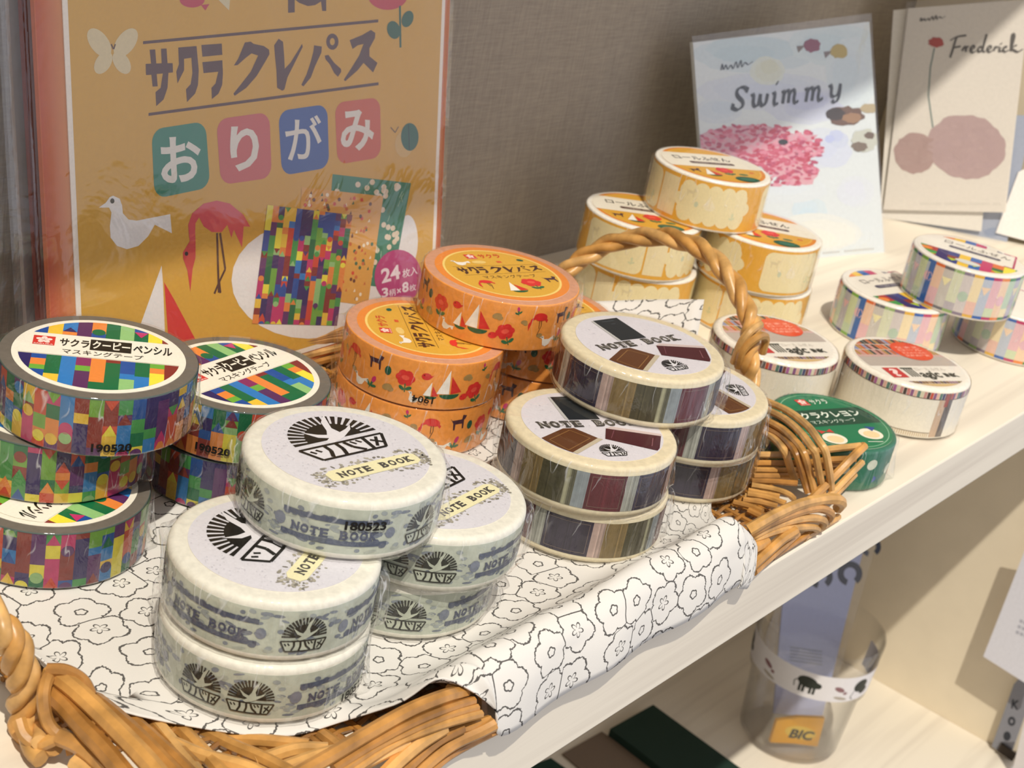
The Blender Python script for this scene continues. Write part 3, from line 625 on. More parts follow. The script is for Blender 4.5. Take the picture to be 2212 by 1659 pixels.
def lab_crayon():
    A = Art(); A.poly(C64, '#1a7a52', 0); cl = ell(0, 0, .93, .93, 64); A.poly(ell(0, 0, .945, .945, 64), '#8fc0a0', 1); A.poly(cl, '#1a7a52', 2); A.poly(rect(-1, -.18, 1, .40), '#1b4a38', 3, cl)
    put(A, SAKURA, -.17, .67, .11, 0, 4); A.text('サクラ', .0, .58, .37, .76, '#dfe6d8', 4, .02)
    A.text('サクラクレヨン', -.80, .09, .72, .31, '#e4ecdf', 5, .03); A.text('マスキングテープ', -.53, -.10, .45, .03, '#c9d8c9', 5, .01)
    for x, y in ((-.48, -.60), (.36, -.54)): A.poly(ell(x, y, .23, .19, 24), '#f4ecd8', 4); A.poly(ell(x, y-.02, .16, .12, 20), '#efd6a6', 5)
    A.poly([(-.62, -.28), (-.48, -.36), (-.62, -.42)], '#c8423c', 5, cl); A.poly([(-.34, -.28), (-.48, -.36), (-.34, -.42)], '#c8423c', 5, cl); A.poly([(.42, -.28), (.62, -.34), (.46, -.46)], '#2f4c93', 5, cl); A.line((.10, -.78), (.40, -.82), .02, '#dfe6d8', 4)
    return A

# ------------------------------------------------------------------ tape rolls
KIND = {  # radius, height, label radius, ring colour, side colour, label art, band art, edge fillet, lid ring
    'coupy': (23.5, 15, 20.4, '#6f685f', '#4d5a55', lab_coupy, band_coupy, .35),
    'crepas': (24.5, 15, 21.3, '#cf987a', '#ec9a48', lab_crepas, band_crepas, .4),
    'note': (23.5, 15, 19.3, '#e0ddd0', '#e2e2d6', lab_note, band_note, 1.7),
    'books': (24.2, 15, 20.1, '#dccfb0', '#e3d9bb', lab_books, band_books, 1.3),
    'yellow': (23.2, 20, 21.6, '#f0ebe2', '#f0ebe0', lab_yellow, band_yellow, .8),
    'stripe': (23.2, 20, 21.6, '#f0ece4', '#efeae2', lab_stripe, band_stripe, .8),
    'ink': (23.4, 20, 20.9, '#efe8dc', '#ece5d6', lab_ink, band_pencil, 2.0),
    'crayon': (21.3, 15, 19.7, '#2e6e55', '#17694a', lab_crayon, band_crayon, 1.2)}
_proto = {}
def protos(kind):
    if kind in _proto: return _proto[kind]
    r, h, lr, ring, side, la, ba, fl = KIND[kind]
    q = MB(); pr = [(lr-3, .05), (r-fl, 0)]; n = 5
    pr += [(r-fl+fl*math.sin(PI/2*i/n), fl-fl*math.cos(PI/2*i/n)) for i in range(1, n+1)]
    pr += [(r-fl+fl*math.cos(PI/2*i/n), h-fl+fl*math.sin(PI/2*i/n)) for i in range(0, n+1)]
    pr += [(lr-.4, h), (lr-.5, h-1.0), (lr-8, h-1.0)]
    k = len(pr)-1; q.rev(pr, [ring]*2+[side if fl < 1 else ring]*(n-1)+[side]+[side if fl < 1 else ring]*(n-1)+[ring]*(k-2*n), 120)
    d = PI*r/180
    q.art(ba(r, h), lambda p, l: ((r+.04+.035*l)*math.cos(p[0]/r), (r+.04+.035*l)*math.sin(p[0]/r), p[1]), 2.4, mat=1)
    body = q.build('tape_body', [M_TAPE, M_PRINT if h > 16 else M_BAND], smooth=True)
    q = MB(); q.rev([(lr-8, h-.95), (lr-.1, h-.95), (lr, h+.10), (lr-1, h+.12)], '#ece6da', 96)
    q.art(scaled(la(), lr), lambda p, l: (p[0], p[1], h+.12+.035*l))
    lab = q.build('label', M_PRINT, smooth=False)
    films = []
    for sd in range(2):
        am = 3.0 if h < 16 else .9; ca = [math.radians(-52), math.radians(-64+sd*30), math.radians(131)]   # folded corners of the wrap
        def rf(a, z):
            v = .16*noise.noise(Vector((math.cos(a)*9, math.sin(a)*9, z*.12+sd*7)))+.12*noise.noise(Vector((math.cos(a)*24, math.sin(a)*24, z*.1)))
            for c in ca:
                dd = (a-c+PI) % (2*PI)-PI; v += am*math.exp(-abs(dd/.075)**1.4)*(.62+.38*math.cos(z/h*3.0+sd*1.5+c))*(.5 if c == ca[1] else 1)
            return max(v, -.12)
        q = MB(); e = .42
        pr = [(r-1.2, .05), (r+e-.15, .25), (r+e, 1.0), (r+e, h*.3), (r+e, h*.55), (r+e, h*.8), (r+e, h-fl-.1), (r+e-fl*.3, h-fl*.25+.1), (r-fl+.2, h+.45), (lr*.6, h+.42), (1, h+.42)]
        q.rev(pr, '#ffffff', 216, rf=rf); q.m = [1 if i//216 >= 7 else 0 for i in range(len(q.f))]; films.append(q.build('film_wrapper', [M_FILM, M_FILM_TOP], smooth=True, ang=80))
    for o in [body, lab]+films: COL.objects.unlink(o)
    _proto[kind] = (body, lab, films); return _proto[kind]
def stamp_mesh(s, r, flip=False):
    A = Art(); w = 1.52*len(s)
    if flip: A.text3(s, (w/2, 1.1), (-w/2, 1.1), (w/2, -1.1), '#15120f', 1, .015)
    else: A.text(s, -w/2, -1.1, w/2, 1.1, '#15120f', 1, .035)
    q = MB(); q.art(A, lambda p, l: ((r+.62)*math.cos(p[0]/r), (r+.62)*math.sin(p[0]/r), p[1]), 2.0); return q
_n = [0]
def roll(kind, x, y, z, phi, band, label, group, stamp=None, film=None):
    body, lab, films = protos(kind); r, h = KIND[kind][:2]; _n[0] += 1
    t = thing('masking_tape_roll' if kind in ('coupy', 'crepas', 'note', 'books', 'crayon') else 'sticky_note_roll', (x, y, z), phi, label, 'tape roll', group)
    fr = (_n[0]*17 % 25)-12
    for src, a in ((body, band-phi), (lab, 0), (films[_n[0] % 2], fr-phi)):
        o = src.copy(); COL.objects.link(o); o.parent = t; o.rotation_euler = (0, 0, math.radians(a))
    if stamp:
        s, th, zz, fl = stamp; o = stamp_mesh(s, r, fl).build('date_stamp', M_PRINT, t); o.rotation_euler = (0, 0, math.radians(th-phi)); o.location = (0, 0, zz*K)
    return t
F = 4.4; Z1, Z2, Z3 = F, F+15.5, F+31
g = 'black and white swallow print tape rolls in the basket'
roll('note', 235.6, 203.3, Z3, -8.2, 167.6, 'cream tape roll with swallow emblem label, stamped 180523, topmost of the front left pile', g, ('180523', -122.5, 9.4, False), 40)
roll('note', 213.5, 199.7, Z2, 23, 137, 'cream tape roll with half covered swallow label, left under the topmost swallow roll', g, None, 120)
roll('note', 212.7, 199.0, Z1, 60, -138.3, 'cream swallow tape roll lying on the cloth at the very front left of the pile', g, ('180523', -74, 3.2, False), 100)
roll('note', 263.3, 197.8, Z2, 4.4, -132.7, 'cream tape roll with only the BOOK end of its swallow label showing, upper right', g, None, 20)
roll('note', 262.1, 202.1, Z1, 30, -134.3, 'cream swallow tape roll on the cloth at the right foot of the front pile', g)
def bk(c): return c-math.degrees(39.0/46.2*(2*PI/3))   # turns the wine red book to the wanted side
g = 'leather book print tape rolls in the basket'
roll('books', 359.4, 205.1, Z3, -13, bk(-101.8), 'book print tape roll with its whole white label showing, on top of its pile', g, None, 10)
roll('books', 329.5, 197.6, Z2, -26.1, bk(-128.5), 'book print tape roll with wine red side block, label half covered', g, None, 150)
roll('books', 331.9, 197.7, Z1, -60, bk(-66), 'book print tape roll with navy side block on the cloth, near foot of pile', g)
roll('books', 382.3, 198.8, Z2, 50, bk(-36), 'book print tape roll showing only a small swallow emblem beside the right handle', g, None, 60)
roll('books', 387.5, 200.8, Z1, 10, bk(-54), 'lowest book print tape roll next to the bare wicker at the right end', g)
g = 'colour block print tape rolls in the basket'
roll('coupy', 216.9, 269.1, Z3, -39.8, 20, 'colour block tape roll stamped 190520 on top of the left pile, whole label showing', g, ('190520', -118.2, 2.6, False), 25)
roll('coupy', 211.7, 278.0, Z2, 80, 100, 'colour block tape roll in the middle of the left pile with its label hidden', g, None, 90)
roll('coupy', 204.6, 267.5, Z1, -162, 200, 'colour block tape roll at the bottom of the left pile, part of its label showing', g, None, 30)
roll('coupy', 264.8, 268.6, Z2, 5.2, 290, 'colour block tape roll with tilted label just behind the front swallow roll', g, ('190520', -147.6, 3.3, False), 70)
roll('coupy', 264.4, 269.8, Z1, 40, 330, 'colour block tape roll lowest of the pair behind the front swallow roll', g)
g = 'orange picture print tape rolls in the basket'
roll('crepas', 362.0, 261.4, Z3, -19.8, 196, 'orange flamingo print tape roll on top of its pile, whole yellow label showing', g, None, 200)
roll('crepas', 335.7, 266.0, Z2, 53.7, 112, 'orange flamingo print tape roll with upside down date stamp and sideways label', g, ('1904', -135.8, 3.2, True), 160)
roll('crepas', 335.7, 266.3, Z1, 100, 60, 'orange flamingo print tape roll on the cloth under the sideways label one', g, ('190', -62.9, 3.0, False), 220)
roll('crepas', 384.8, 259.5, Z2, -30, 250, 'orange flamingo print tape roll mostly hidden behind the topmost book print roll', g)
roll('crepas', 384.0, 260.5, Z1, 0, 10, 'orange flamingo print tape roll lowest and farthest right, glimpsed between the piles', g)
g = 'yellow picture sticky note rolls behind the handle'
roll('yellow', 519.9, 285.5, 40.8, -28.5, -180, 'yellow sticky note roll on top of the pyramid in front of the blue card', g, None, 30)
roll('yellow', 495.9, 296.6, 20.4, -41.5, 60, 'yellow sticky note roll at middle left of the pyramid, behind the handle', g)
roll('yellow', 499.0, 295.6, 0.2, 30, 10, 'yellow sticky note roll at bottom left of the pyramid, seen through the handle', g)
roll('yellow', 533.5, 263.5, 20.4, -50.9, 120, 'yellow sticky note roll at middle right of the pyramid, pale pictures on its side', g)
roll('yellow', 535.5, 263.0, 0.2, 0, 200, 'yellow sticky note roll on the shelf at bottom right of the pyramid', g)
g = 'striped sticky note rolls at the right'
roll('stripe', 603.1, 204.5, 20.4, -72, 200, 'rainbow striped sticky note roll resting on two others at the right edge', g, None, 60)
roll('stripe', 586.6, 223.5, 0.2, -13.5, 205, 'rainbow striped sticky note roll at the lower left of the striped trio', g, None, 150)
roll('stripe', 633.5, 187.5, 0.2, 20, 170, 'rainbow striped sticky note roll at the lower right of the striped trio', g)
g = 'white pen picture sticky note rolls'
roll('ink', 513.7, 183.1, 0.2, -27.7, -117-52, 'white sticky note roll with red oval label, nearest the shelf edge', g, None, 0)
roll('ink', 482.3, 221.8, 0.2, -26.6, 10, 'white sticky note roll with red oval label partly behind the twisted handle', g)
roll('crayon', 448.0, 177.8, 0.2, -22.5, 0, 'dark green tape roll in wrap behind the wicker tip', None, None, 330)

# ------------------------------------------------------------------ wicker basket
bx = thing('wicker_basket', (302, 232, 0), 0, 'oval honey coloured wicker tray basket with twisted loop handles, holding the stacked tape rolls', 'basket')
OFF = (-302, -232, 0)
WC = ['#c89450', '#bb8644', '#d09f5c', '#ae7a3c', '#d6a868', '#c08c4c']
wr = random.Random(2); WC_SHADE = ['#a87434', '#9a682e', '#b07c3c']  # tray floor canes: deeper shade painted in as darker wicker colours
def rod(mb, zf, pts, rad, col=None, sub=6, n=8):
    P = spline([hz(*zf(p[0], p[1]), p[2]) for p in pts], sub); mb.tube(P, rad, col or wr.choice(WC), n)
q = MB()                          # floor of the tray: stakes along the depth, weavers along the length
def inside(x, y, k=1.0): return (abs((x-300)/(138*k)))**3.2+(abs((y-234)/(76*k)))**3.2 < 1
x = 168
while x < 438:
    ys = [y for y in range(156, 312, 2) if inside(x, y)]
    if len(ys) > 2: q.tube([(x+wr.uniform(-.4, .4), ys[0], 1.5), (x, (ys[0]+ys[-1])/2, 1.4), (x+wr.uniform(-.4, .4), ys[-1], 1.5)], .85, wr.choice(WC_SHADE), 6)
    x += 5.4
for i, y in enumerate(range(160, 310, 3)):
    P = [(x, y+.35*math.sin(x*.11), 1.5+.5*math.sin(PI*(x-168)/5.4+(PI if i % 2 else 0)+PI/2)) for x in range(164, 440, 2) if inside(x, y, .985)]
    if len(P) > 3: q.tube(P, .72, wr.choice(WC_SHADE), 5)
q.build('woven_base', M_WICK, bx, True, OFF)
q = MB()
# back and hidden sides: scalloped groups of rods bending over the rim
def rim(t, k, z):
    c, s = math.cos(t), math.sin(t); e = .62
    return Vector((300+138*k*abs(c)**e*math.copysign(1, c), 234+74*k*abs(s)**e*math.copysign(1, s), z))
for i in range(9):
    t0 = .42+i*.255
    for j in range(4):
        a = t0+j*.03
        q.tube(spline([rim(a, 1.0, 2), rim(a+.10, 1.03, 10), rim(a+.22, 1.045, 14-j*.8), rim(a+.36, 1.05, 8), rim(a+.44, 1.05, 1.6)], 5), 1.15, wr.choice(WC), 6)
for j, zz in enumerate((5, 8, 11)):
    q.tube([rim(.35+k*.06, 1.02+.012*j, zz) for k in range(43)], 1.2, wr.choice(WC), 6)
# right end, group that arches over the rim towards the front
zA = zr(1580, 840, 1900, 2212)
for pts in ([(300, 60, 15), (540, 190, 17), (870, 345, 20), (1150, 570, 22), (1320, 800, 22.5), (1400, 930, 21), (1440, 1110, 17), (1475, 1340, 11), (1490, 1500, 7)],
            [(300, 190, 14), (545, 320, 16), (800, 450, 18), (1020, 640, 20), (1190, 860, 21), (1250, 960, 19.5), (1300, 1200, 14), (1345, 1440, 8), (1360, 1580, 5)],
            [(300, 330, 13), (540, 480, 15), (760, 600, 17), (950, 780, 18.5), (1060, 920, 19), (1110, 1040, 17), (1170, 1270, 11), (1230, 1500, 7), (1250, 1600, 5)],
            [(300, 440, 12), (520, 580, 13), (740, 700, 15), (890, 850, 17), (960, 950, 17.5), (1010, 1090, 15), (1080, 1330, 9), (1150, 1560, 5)],
            [(330, 520, 11), (540, 670, 12), (700, 800, 14), (790, 920, 15.5), (830, 1020, 13.5), (880, 1180, 10), (950, 1380, 6)]):
    rod(q, zA, pts, [1.25]*100, None, 5)
for pts, rd in (([(380, 985, 9), (760, 985, 9), (1100, 960, 11), (1430, 905, 15), (1930, 850, 18)], 1.2), ([(350, 1110, 8), (800, 1110, 8), (1150, 1100, 10), (1450, 1060, 13), (1860, 1040, 15)], 1.1),
                ([(330, 1210, 7), (830, 1215, 7), (1200, 1190, 8), (1480, 1130, 10), (1700, 1110, 11)], 1.0), ([(320, 1300, 6), (870, 1300, 6), (1300, 1270, 7), (1560, 1200, 8)], 1.0),
                ([(300, 1375, 5), (650, 1385, 6), (985, 1410, 7)], 1.0), ([(300, 1440, 5), (600, 1490, 5.5), (830, 1560, 6), (930, 1640, 4)], 1.0), ([(250, 1520, 4.5), (500, 1570, 5), (720, 1610, 5.5)], 1.0), ([(200, 1600, 4), (450, 1640, 4.5), (640, 1670, 4.5)], 1.0),
                ([(1985, 850, 18), (1800, 1030, 15.5), (1560, 1280, 11), (1250, 1590, 6), (1100, 1720, 4)], 1.45), ([(1950, 1100, 12), (1750, 1300, 10), (1500, 1560, 6), (1380, 1680, 4)], 1.15), ([(1840, 1280, 8), (1650, 1480, 6), (1450, 1680, 4)], 1.1)):
    rod(q, zA, pts, [rd]*100)
zD = zr(1560, 1040, 1860, 2212)
for pts, rd in (([(420, 770, 14), (560, 690, 15.5), (800, 555, 15.5), (1200, 375, 14), (1600, 285, 12), (1830, 285, 11), (1900, 350, 8), (1840, 430, 5)], 1.75), ([(430, 830, 12), (560, 760, 13.5), (800, 640, 13.5), (1150, 510, 12), (1480, 430, 10.5), (1640, 450, 9), (1735, 520, 6.5), (1700, 600, 4)], 1.35),
                ([(430, 890, 10), (560, 830, 11.5), (850, 700, 11), (1250, 600, 9.5), (1500, 590, 8), (1625, 640, 6), (1600, 720, 3)], 1.25), ([(440, 940, 8.5), (560, 895, 10), (900, 785, 9.3), (1250, 735, 7.5), (1450, 735, 5.5), (1520, 770, 3)], 1.15),
                ([(330, 1480, 2), (430, 1390, 3.5), (700, 1140, 6), (950, 920, 7.5), (1160, 790, 8)], 1.6), ([(500, 1440, 2), (800, 1170, 3.5), (1000, 1000, 4.5), (1190, 830, 5)], 1.3), ([(800, 1210, 1.5), (1050, 1040, 2.5), (1350, 850, 3)], 1.0),
                ([(400, 1110, 6), (500, 1060, 7.5), (690, 960, 7.5)], 1.9), ([(380, 1210, 3.5), (480, 1150, 5), (640, 1050, 5)], 1.5), ([(1300, 900, 1.5), (1600, 720, 1.6), (1850, 560, 1.6)], 1.1),
                ([(180, 330, 4), (450, 400, 4.5), (640, 480, 5)], 1.0), ([(330, 290, 4.5), (600, 330, 5), (880, 400, 5.5)], 1.0), ([(400, 200, 5), (700, 250, 5.5), (1010, 350, 6)], 1.0), ([(420, 460, 4), (620, 560, 4)], 1.1)):
    rod(q, zD, pts, [rd]*100)
# front left rim
zL = zr(0, 1280, 420, 1838)
for pts, rd in (([(470, 760, 14), (620, 850, 15), (800, 1000, 15), (1100, 1290, 15), (1400, 1600, 15), (1650, 1900, 15)], 1.75), ([(480, 960, 12), (620, 1090, 12), (800, 1290, 12), (1000, 1500, 12), (1250, 1800, 11)], 1.7), ([(560, 1360, 8), (760, 1450, 8), (950, 1600, 8), (1150, 1800, 8)], 1.6),
                ([(900, 1010, 3), (1100, 1170, 5.5), (1350, 1400, 8), (1700, 1760, 8)], 1.5), ([(1180, 1140, 1.2), (1400, 1330, 3.6), (1650, 1560, 5), (1850, 1760, 5)], 1.25), ([(1420, 1200, .8), (1600, 1390, 2.8), (1850, 1640, 4.5)], 1.2), ([(700, 1600, 5), (900, 1740, 5), (1100, 1900, 5)], 1.5)):
    rod(q, zL, pts, [rd*1.18]*100)
zM = zr(340, 1460, 780, 2212)
for pts, rd in (([(-150, 330, .5), (100, 640, 2.6), (400, 1000, 4.5), (600, 1250, 5)], 1.2), ([(100, 420, .2), (340, 660, 1.8), (620, 960, 3.5), (860, 1250, 4)], 1.35), ([(480, 580, .6), (800, 750, 2.4), (1150, 900, 4), (1450, 1060, 4.6), (1800, 1300, 5)], 1.3), ([(180, 740, 3), (500, 870, 3.4), (950, 990, 4), (1300, 1150, 4.5)], 1.35),
                ([(700, 690, .6), (1000, 700, 2.0), (1300, 722, 3.0), (1640, 760, 3.6)], 1.3), ([(1050, 940, 3), (1500, 800, 3.5), (1850, 800, 4)], 1.3), ([(1350, 1000, 4), (1750, 860, 4.5), (2000, 800, 5)], 1.2), ([(1680, 560, .5), (1900, 720, 2.6), (2100, 880, 5)], 1.3), ([(560, 900, 2.5), (1000, 1060, 3)], 1.2)):
    rod(q, zM, pts, [rd*1.2]*100)
zN = zr(680, 1460, 1120, 2212)
for pts, rd in (([(-700, 1320, 15), (-300, 1130, 15), (150, 880, 15.5), (550, 640, 16.5), (1000, 390, 17.5), (1350, 245, 17.6), (1620, 170, 14)], 1.65), ([(200, 1010, 13), (600, 760, 14), (1000, 540, 15.5), (1400, 370, 15.5), (1720, 270, 13)], 1.05), ([(250, 1060, 12), (700, 760, 13), (1050, 590, 14), (1450, 430, 14), (1760, 345, 12)], .95),
                ([(350, 1070, 11), (850, 740, 12), (1200, 590, 13), (1550, 480, 12.5), (1800, 415, 11)], 1.05), ([(-200, 1330, 9), (300, 1060, 9.5), (800, 800, 10), (1000, 730, 10)], 1.7), ([(650, 1180, 6), (900, 930, 8), (1150, 720, 10), (1400, 560, 11)], 1.7), ([(850, 1160, 4), (1100, 900, 6), (1350, 690, 8), (1600, 560, 9)], 1.4),
                ([(1000, 1170, 2.5), (1250, 930, 4), (1500, 740, 5.5), (1800, 600, 7), (1950, 520, 8)], 1.5), ([(1100, 1180, 1.6), (1400, 900, 2), (1700, 720, 2.5), (1980, 580, 4)], 1.2), ([(1300, 620, 8), (1650, 560, 8), (1900, 480, 8)], 1.2), ([(1400, 780, 4), (1700, 620, 5), (1960, 540, 6)], 1.3)):
    rod(q, zN, pts, [rd]*100)
for xx in range(226, 338, 9):     # rim rods under the draped cloth
    q.tube([(xx, 164, 1.6), (xx+4, 159.5, 9), (xx+8, 156.2, 15.2), (xx+13, 155, 10), (xx+16, 155.2, 1.6)], 1.1, wr.choice(WC), 6)
q.tube([(228, 156.4, 15.4), (290, 156.4, 15.8), (345, 156.4, 14.6)], 1.3, WC[0], 8)
q.build('woven_border', M_WICK, bx, True, OFF)
def handle(path, turns, sr, so, wraps):
    P = spline(path, 10); m = len(P); h = MB(); frames = []; prev = None
    for i, p in enumerate(P):
        t = (P[min(i+1, m-1)]-P[max(i-1, 0)]).normalized(); a = prev or Vector((1, 0, 0)); xx = (a-t*a.dot(t)).normalized(); prev = xx; frames.append((p, xx, t.cross(xx)))
    for k in range(3):
        pts = []
        for i, (p, xx, yy) in enumerate(frames):
            a = 2*PI*(turns*i/(m-1)+k/3); w = 1+.12*math.sin(i*.7+k); pts.append(p+(xx*math.cos(a)+yy*math.sin(a))*so*w)
        h.tube(pts, [sr*(1+.10*math.sin(i*.31+k*2)) for i in range(m)], WC[(k*2) % 6], 10)
    for w in wraps: h.tube(spline(w[0], 6), w[1], wr.choice(WC), 8)
    return h.build('handle', M_WICK, bx, True, OFF)
zH = zr(1200, 480, 1700, 2127)
pth = [(1800, 1500, 440), (1790, 1330, 440), (1770, 1150, 441), (1800, 980, 443), (1745, 790, 446), (1620, 540, 450), (1430, 310, 454), (1160, 165, 456), (860, 130, 456), (520, 190, 453), (270, 320, 448), (80, 470, 443), (-80, 640, 440)]
hp = [hx(*zH(a, c), x) for a, c, x in pth]
handle(hp, 4.4, 1.95, 1.75, [([hx(*zH(1680, 1330), 438), hx(*zH(1720, 1180), 436), hx(*zH(1850, 1060), 439), hx(*zH(1930, 1060), 446), hx(*zH(1900, 1200), 448)], 1.5), ([hx(*zH(1640, 1290), 438), hx(*zH(1700, 1120), 436), hx(*zH(1790, 1000), 438), hx(*zH(1880, 940), 445)], 1.5)])
def hl(a, c, x): return hx(*zL(a, c), x)
hp = [hz(*zL(430, 1480), 5), hl(250, 1240, 160.5), hl(235, 950, 160), hl(190, 700, 158), hl(80, 420, 156), hl(-120, 180, 154), Vector((151, 246, 47)), Vector((152, 268, 41)), Vector((155, 289, 24)), Vector((160, 299, 7))]
handle(hp, 4.2, 1.9, 1.8, [([hz(*zL(500, 740), 15), hz(*zL(430, 860), 16), hz(*zL(410, 1030), 14), hz(*zL(460, 1240), 10), hz(*zL(600, 1370), 8), hz(*zL(740, 1370), 9)], 1.35), ([hz(*zL(440, 730), 17), hz(*zL(620, 740), 17), hz(*zL(780, 830), 15), hz(*zL(860, 980), 13)], 1.4),
                          ([hz(*zL(180, 1200), 8), hz(*zL(230, 1340), 6), hz(*zL(350, 1430), 5), hz(*zL(470, 1400), 7), hz(*zL(560, 1350), 8)], 1.5), ([hz(*zL(520, 1400), 4), hz(*zL(450, 1520), 2)], .8), ([hz(*zL(640, 1420), 4), hz(*zL(660, 1540), 2)], .7)])

# ------------------------------------------------------------------ cotton cloth lining the basket
def colm(x, front, back=296, zb=4.6): return [(x, back, zb), (x, 270, 3.9), (x, 235, 3.9), (x, 205, 3.9)]+front
def over(x, hem=1.0, dx=0, top=20.2): return colm(x, [(x, 182, 3.9), (x, 172, 6.2), (x, 164, 14.5), (x+dx*.3, 158.5, top), (x+dx*.6, 153.0, top-1.6), (x+dx*.8, 150.0, top*.62), (x+dx, 148.6, hem+5.5), (x+dx, 148.3, hem+2.6)])
keys = [[(175, 290, 5), (172, 262, 7), (170, 240, 8.5), (170.5, 222, 9)],
        colm(175, [(175, 215, 4.6), (174, 206, 5.6)]), colm(187, [(187, 197, 3.9), (187, 189.5, 3.5)]), colm(199, [(199, 184, 3.9), (199, 177, 3.5)]), colm(211, [(211, 180, 4), (212, 172, 4.4)]),
        colm(218, [(218, 180, 4), (219, 170, 7), (220, 162, 13)]), colm(224, [(224, 181, 4), (224, 170, 7), (224, 162, 15), (225, 156.5, 19.6)]), colm(229, [(229, 182, 4), (229, 171, 7), (230, 163, 15), (232, 157, 20), (234, 152, 17.5), (236, 149.6, 11)]),
        over(239, 0.5), over(256, -.3), over(275, .3, 0, 19.6), over(292, .8, 0, 20.6), over(310, .6, 0, 21), over(328, 1.0, 0, 20.2), over(343, 1.4, 2, 21), 
        [(399.0, 292, 18), (390.0, 268, 6), (380.0, 235, 4), (371.0, 205, 3.9), (362.0, 182, 4), (356.2, 172, 6), (351.7, 164, 13), (349.5, 158, 18.5), (347.5, 152.8, 17.5), (346.0, 149.8, 11), (345.0, 148.4, 6), (344.0, 148.2, 3)],
        [(434.0, 264, 27), (421.0, 246, 12), (408.0, 228, 4.2), (395.0, 205, 4), (379.0, 184, 4), (367.6, 174, 5.2), (359.9, 165, 9), (356.5, 158, 13.5), (354.6, 153, 13), (353.0, 149.8, 8.5), (351.0, 148.4, 4.5), (349.0, 148.2, 1.2)],
        [(453.0, 239, 34), (441.0, 231, 21), (428.0, 220, 8), (408.0, 202, 4.4), (385.0, 184, 4.3), (372.0, 176, 5), (363.1, 166, 7.5), (359.5, 158, 11), (357.6, 153, 10.5), (355.1, 150.4, 7), (353.0, 148.8, 4), (351.0, 148.4, 1.6)]]
NT = 96; rows = []
for kcol in keys:
    sp = spline(kcol, 8); ln = [0]
    for i in range(1, len(sp)): ln.append(ln[-1]+(sp[i]-sp[i-1]).length)
    o = []
    for j in range(NT):
        t = ln[-1]*j/(NT-1); k = 0
        while k < len(ln)-2 and ln[k+1] < t: k += 1
        f = (t-ln[k])/max(ln[k+1]-ln[k], 1e-9); o.append((sp[k].lerp(sp[k+1], f), t))
    rows.append(o)
q = MB(); q.uv = []; grid = []; SUB = 5
for i in range(len(rows)-1):
    for sidx in range(SUB if i < len(rows)-2 else SUB+1):
        f = sidx/SUB; line = []
        r0, r1, r2, r3 = rows[max(i-1, 0)], rows[i], rows[i+1], rows[min(i+2, len(rows)-1)]
        for j in range(NT):
            a, b_, c, d = r0[j][0], r1[j][0], r2[j][0], r3[j][0]
            p = .5*((2*b_)+(c-a)*f+(2*a-5*b_+4*c-d)*f*f+(3*b_-a-3*c+d)*f**3); tl = r1[j][1]*(1-f)+r2[j][1]*f
            line.append((p, tl))
        grid.append(line)
for i, line in enumerate(grid):
    for j, (p, tl) in enumerate(line):
        hang = max(0, min(1, (178-p.y)/14)); w = noise.noise(Vector((p.x*.055, tl*.05, 3)))
        rip = math.sin(p.x*.16+.7*math.sin(tl*.08))*hang
        p = p+Vector((0, -.7*hang*rip*(1 if p.z < 15 else .3), (.25*w+.5*max(w, 0))*(1-hang)*(.3)+.7*hang*w))
        q.v.append(tuple(p)); back = line[0][0]; q.uv.append(((p.x*.86+p.y*.12)/11.2, (tl-294+ (296-back.y)+p.x*.08)/11.2))
for i in range(len(grid)-1):
    for j in range(NT-1):
        q.f.append((i*NT+j, i*NT+j+1, (i+1)*NT+j+1, (i+1)*NT+j)); q.c.append((1, 1, 1, 1)); q.m.append(0)
ct = q.build('basket_cloth', M_CLOTH, smooth=True, ang=180); tag(ct, 'white cotton cloth printed with black flower outlines, lining the basket and hanging over its front', 'cloth')
so = ct.modifiers.new('thick', 'SOLIDIFY'); so.thickness = .00035; so.offset = -1

# ------------------------------------------------------------------ origami paper packs leaning on the wall
tl_ = math.atan(.15); up = Vector((0, math.sin(tl_), math.cos(tl_))); ro = math.radians(1.7)
ex = Vector((1, 0, 0))*math.cos(ro)+up*math.sin(ro); ey = up*math.cos(ro)-Vector((1, 0, 0))*math.sin(ro); en = ex.cross(ey)
P0 = Vector((322, 309, 6.8))
def frame(o, p, x, y, n): o.matrix_world = Matrix(((x.x, y.x, n.x, p.x*K), (x.y, y.y, n.y, p.y*K), (x.z, y.z, n.z, p.z*K), (0, 0, 0, 1)))
def bl(px, py):
    P = hpl(px, py, P0, en)-P0; return (P.dot(ex), P.dot(ey))
xl, xr = (bl(147, 100)[0]+bl(178, 600)[0])/2, (bl(943, 100)[0]+bl(946, 500)[0])/2
xo, xo2 = (bl(88, 100)[0]+bl(128, 600)[0])/2-2, (bl(961, 100)[0]+bl(965, 500)[0])/2
yb = bl(600, 770)[1]; yt = yb+152
G = '#d2a136'; cov = Art(); CC = rect(xl, yb, xr, yt)
def B(pts): return [bl(*p) for p in pts]
zF = zr(180, 380, 960, 2212); zG = zr(0, 0, 560, 1290)
cov.poly(CC, G, 0)
crepas_title(cov, bl, '#57352f', 2)
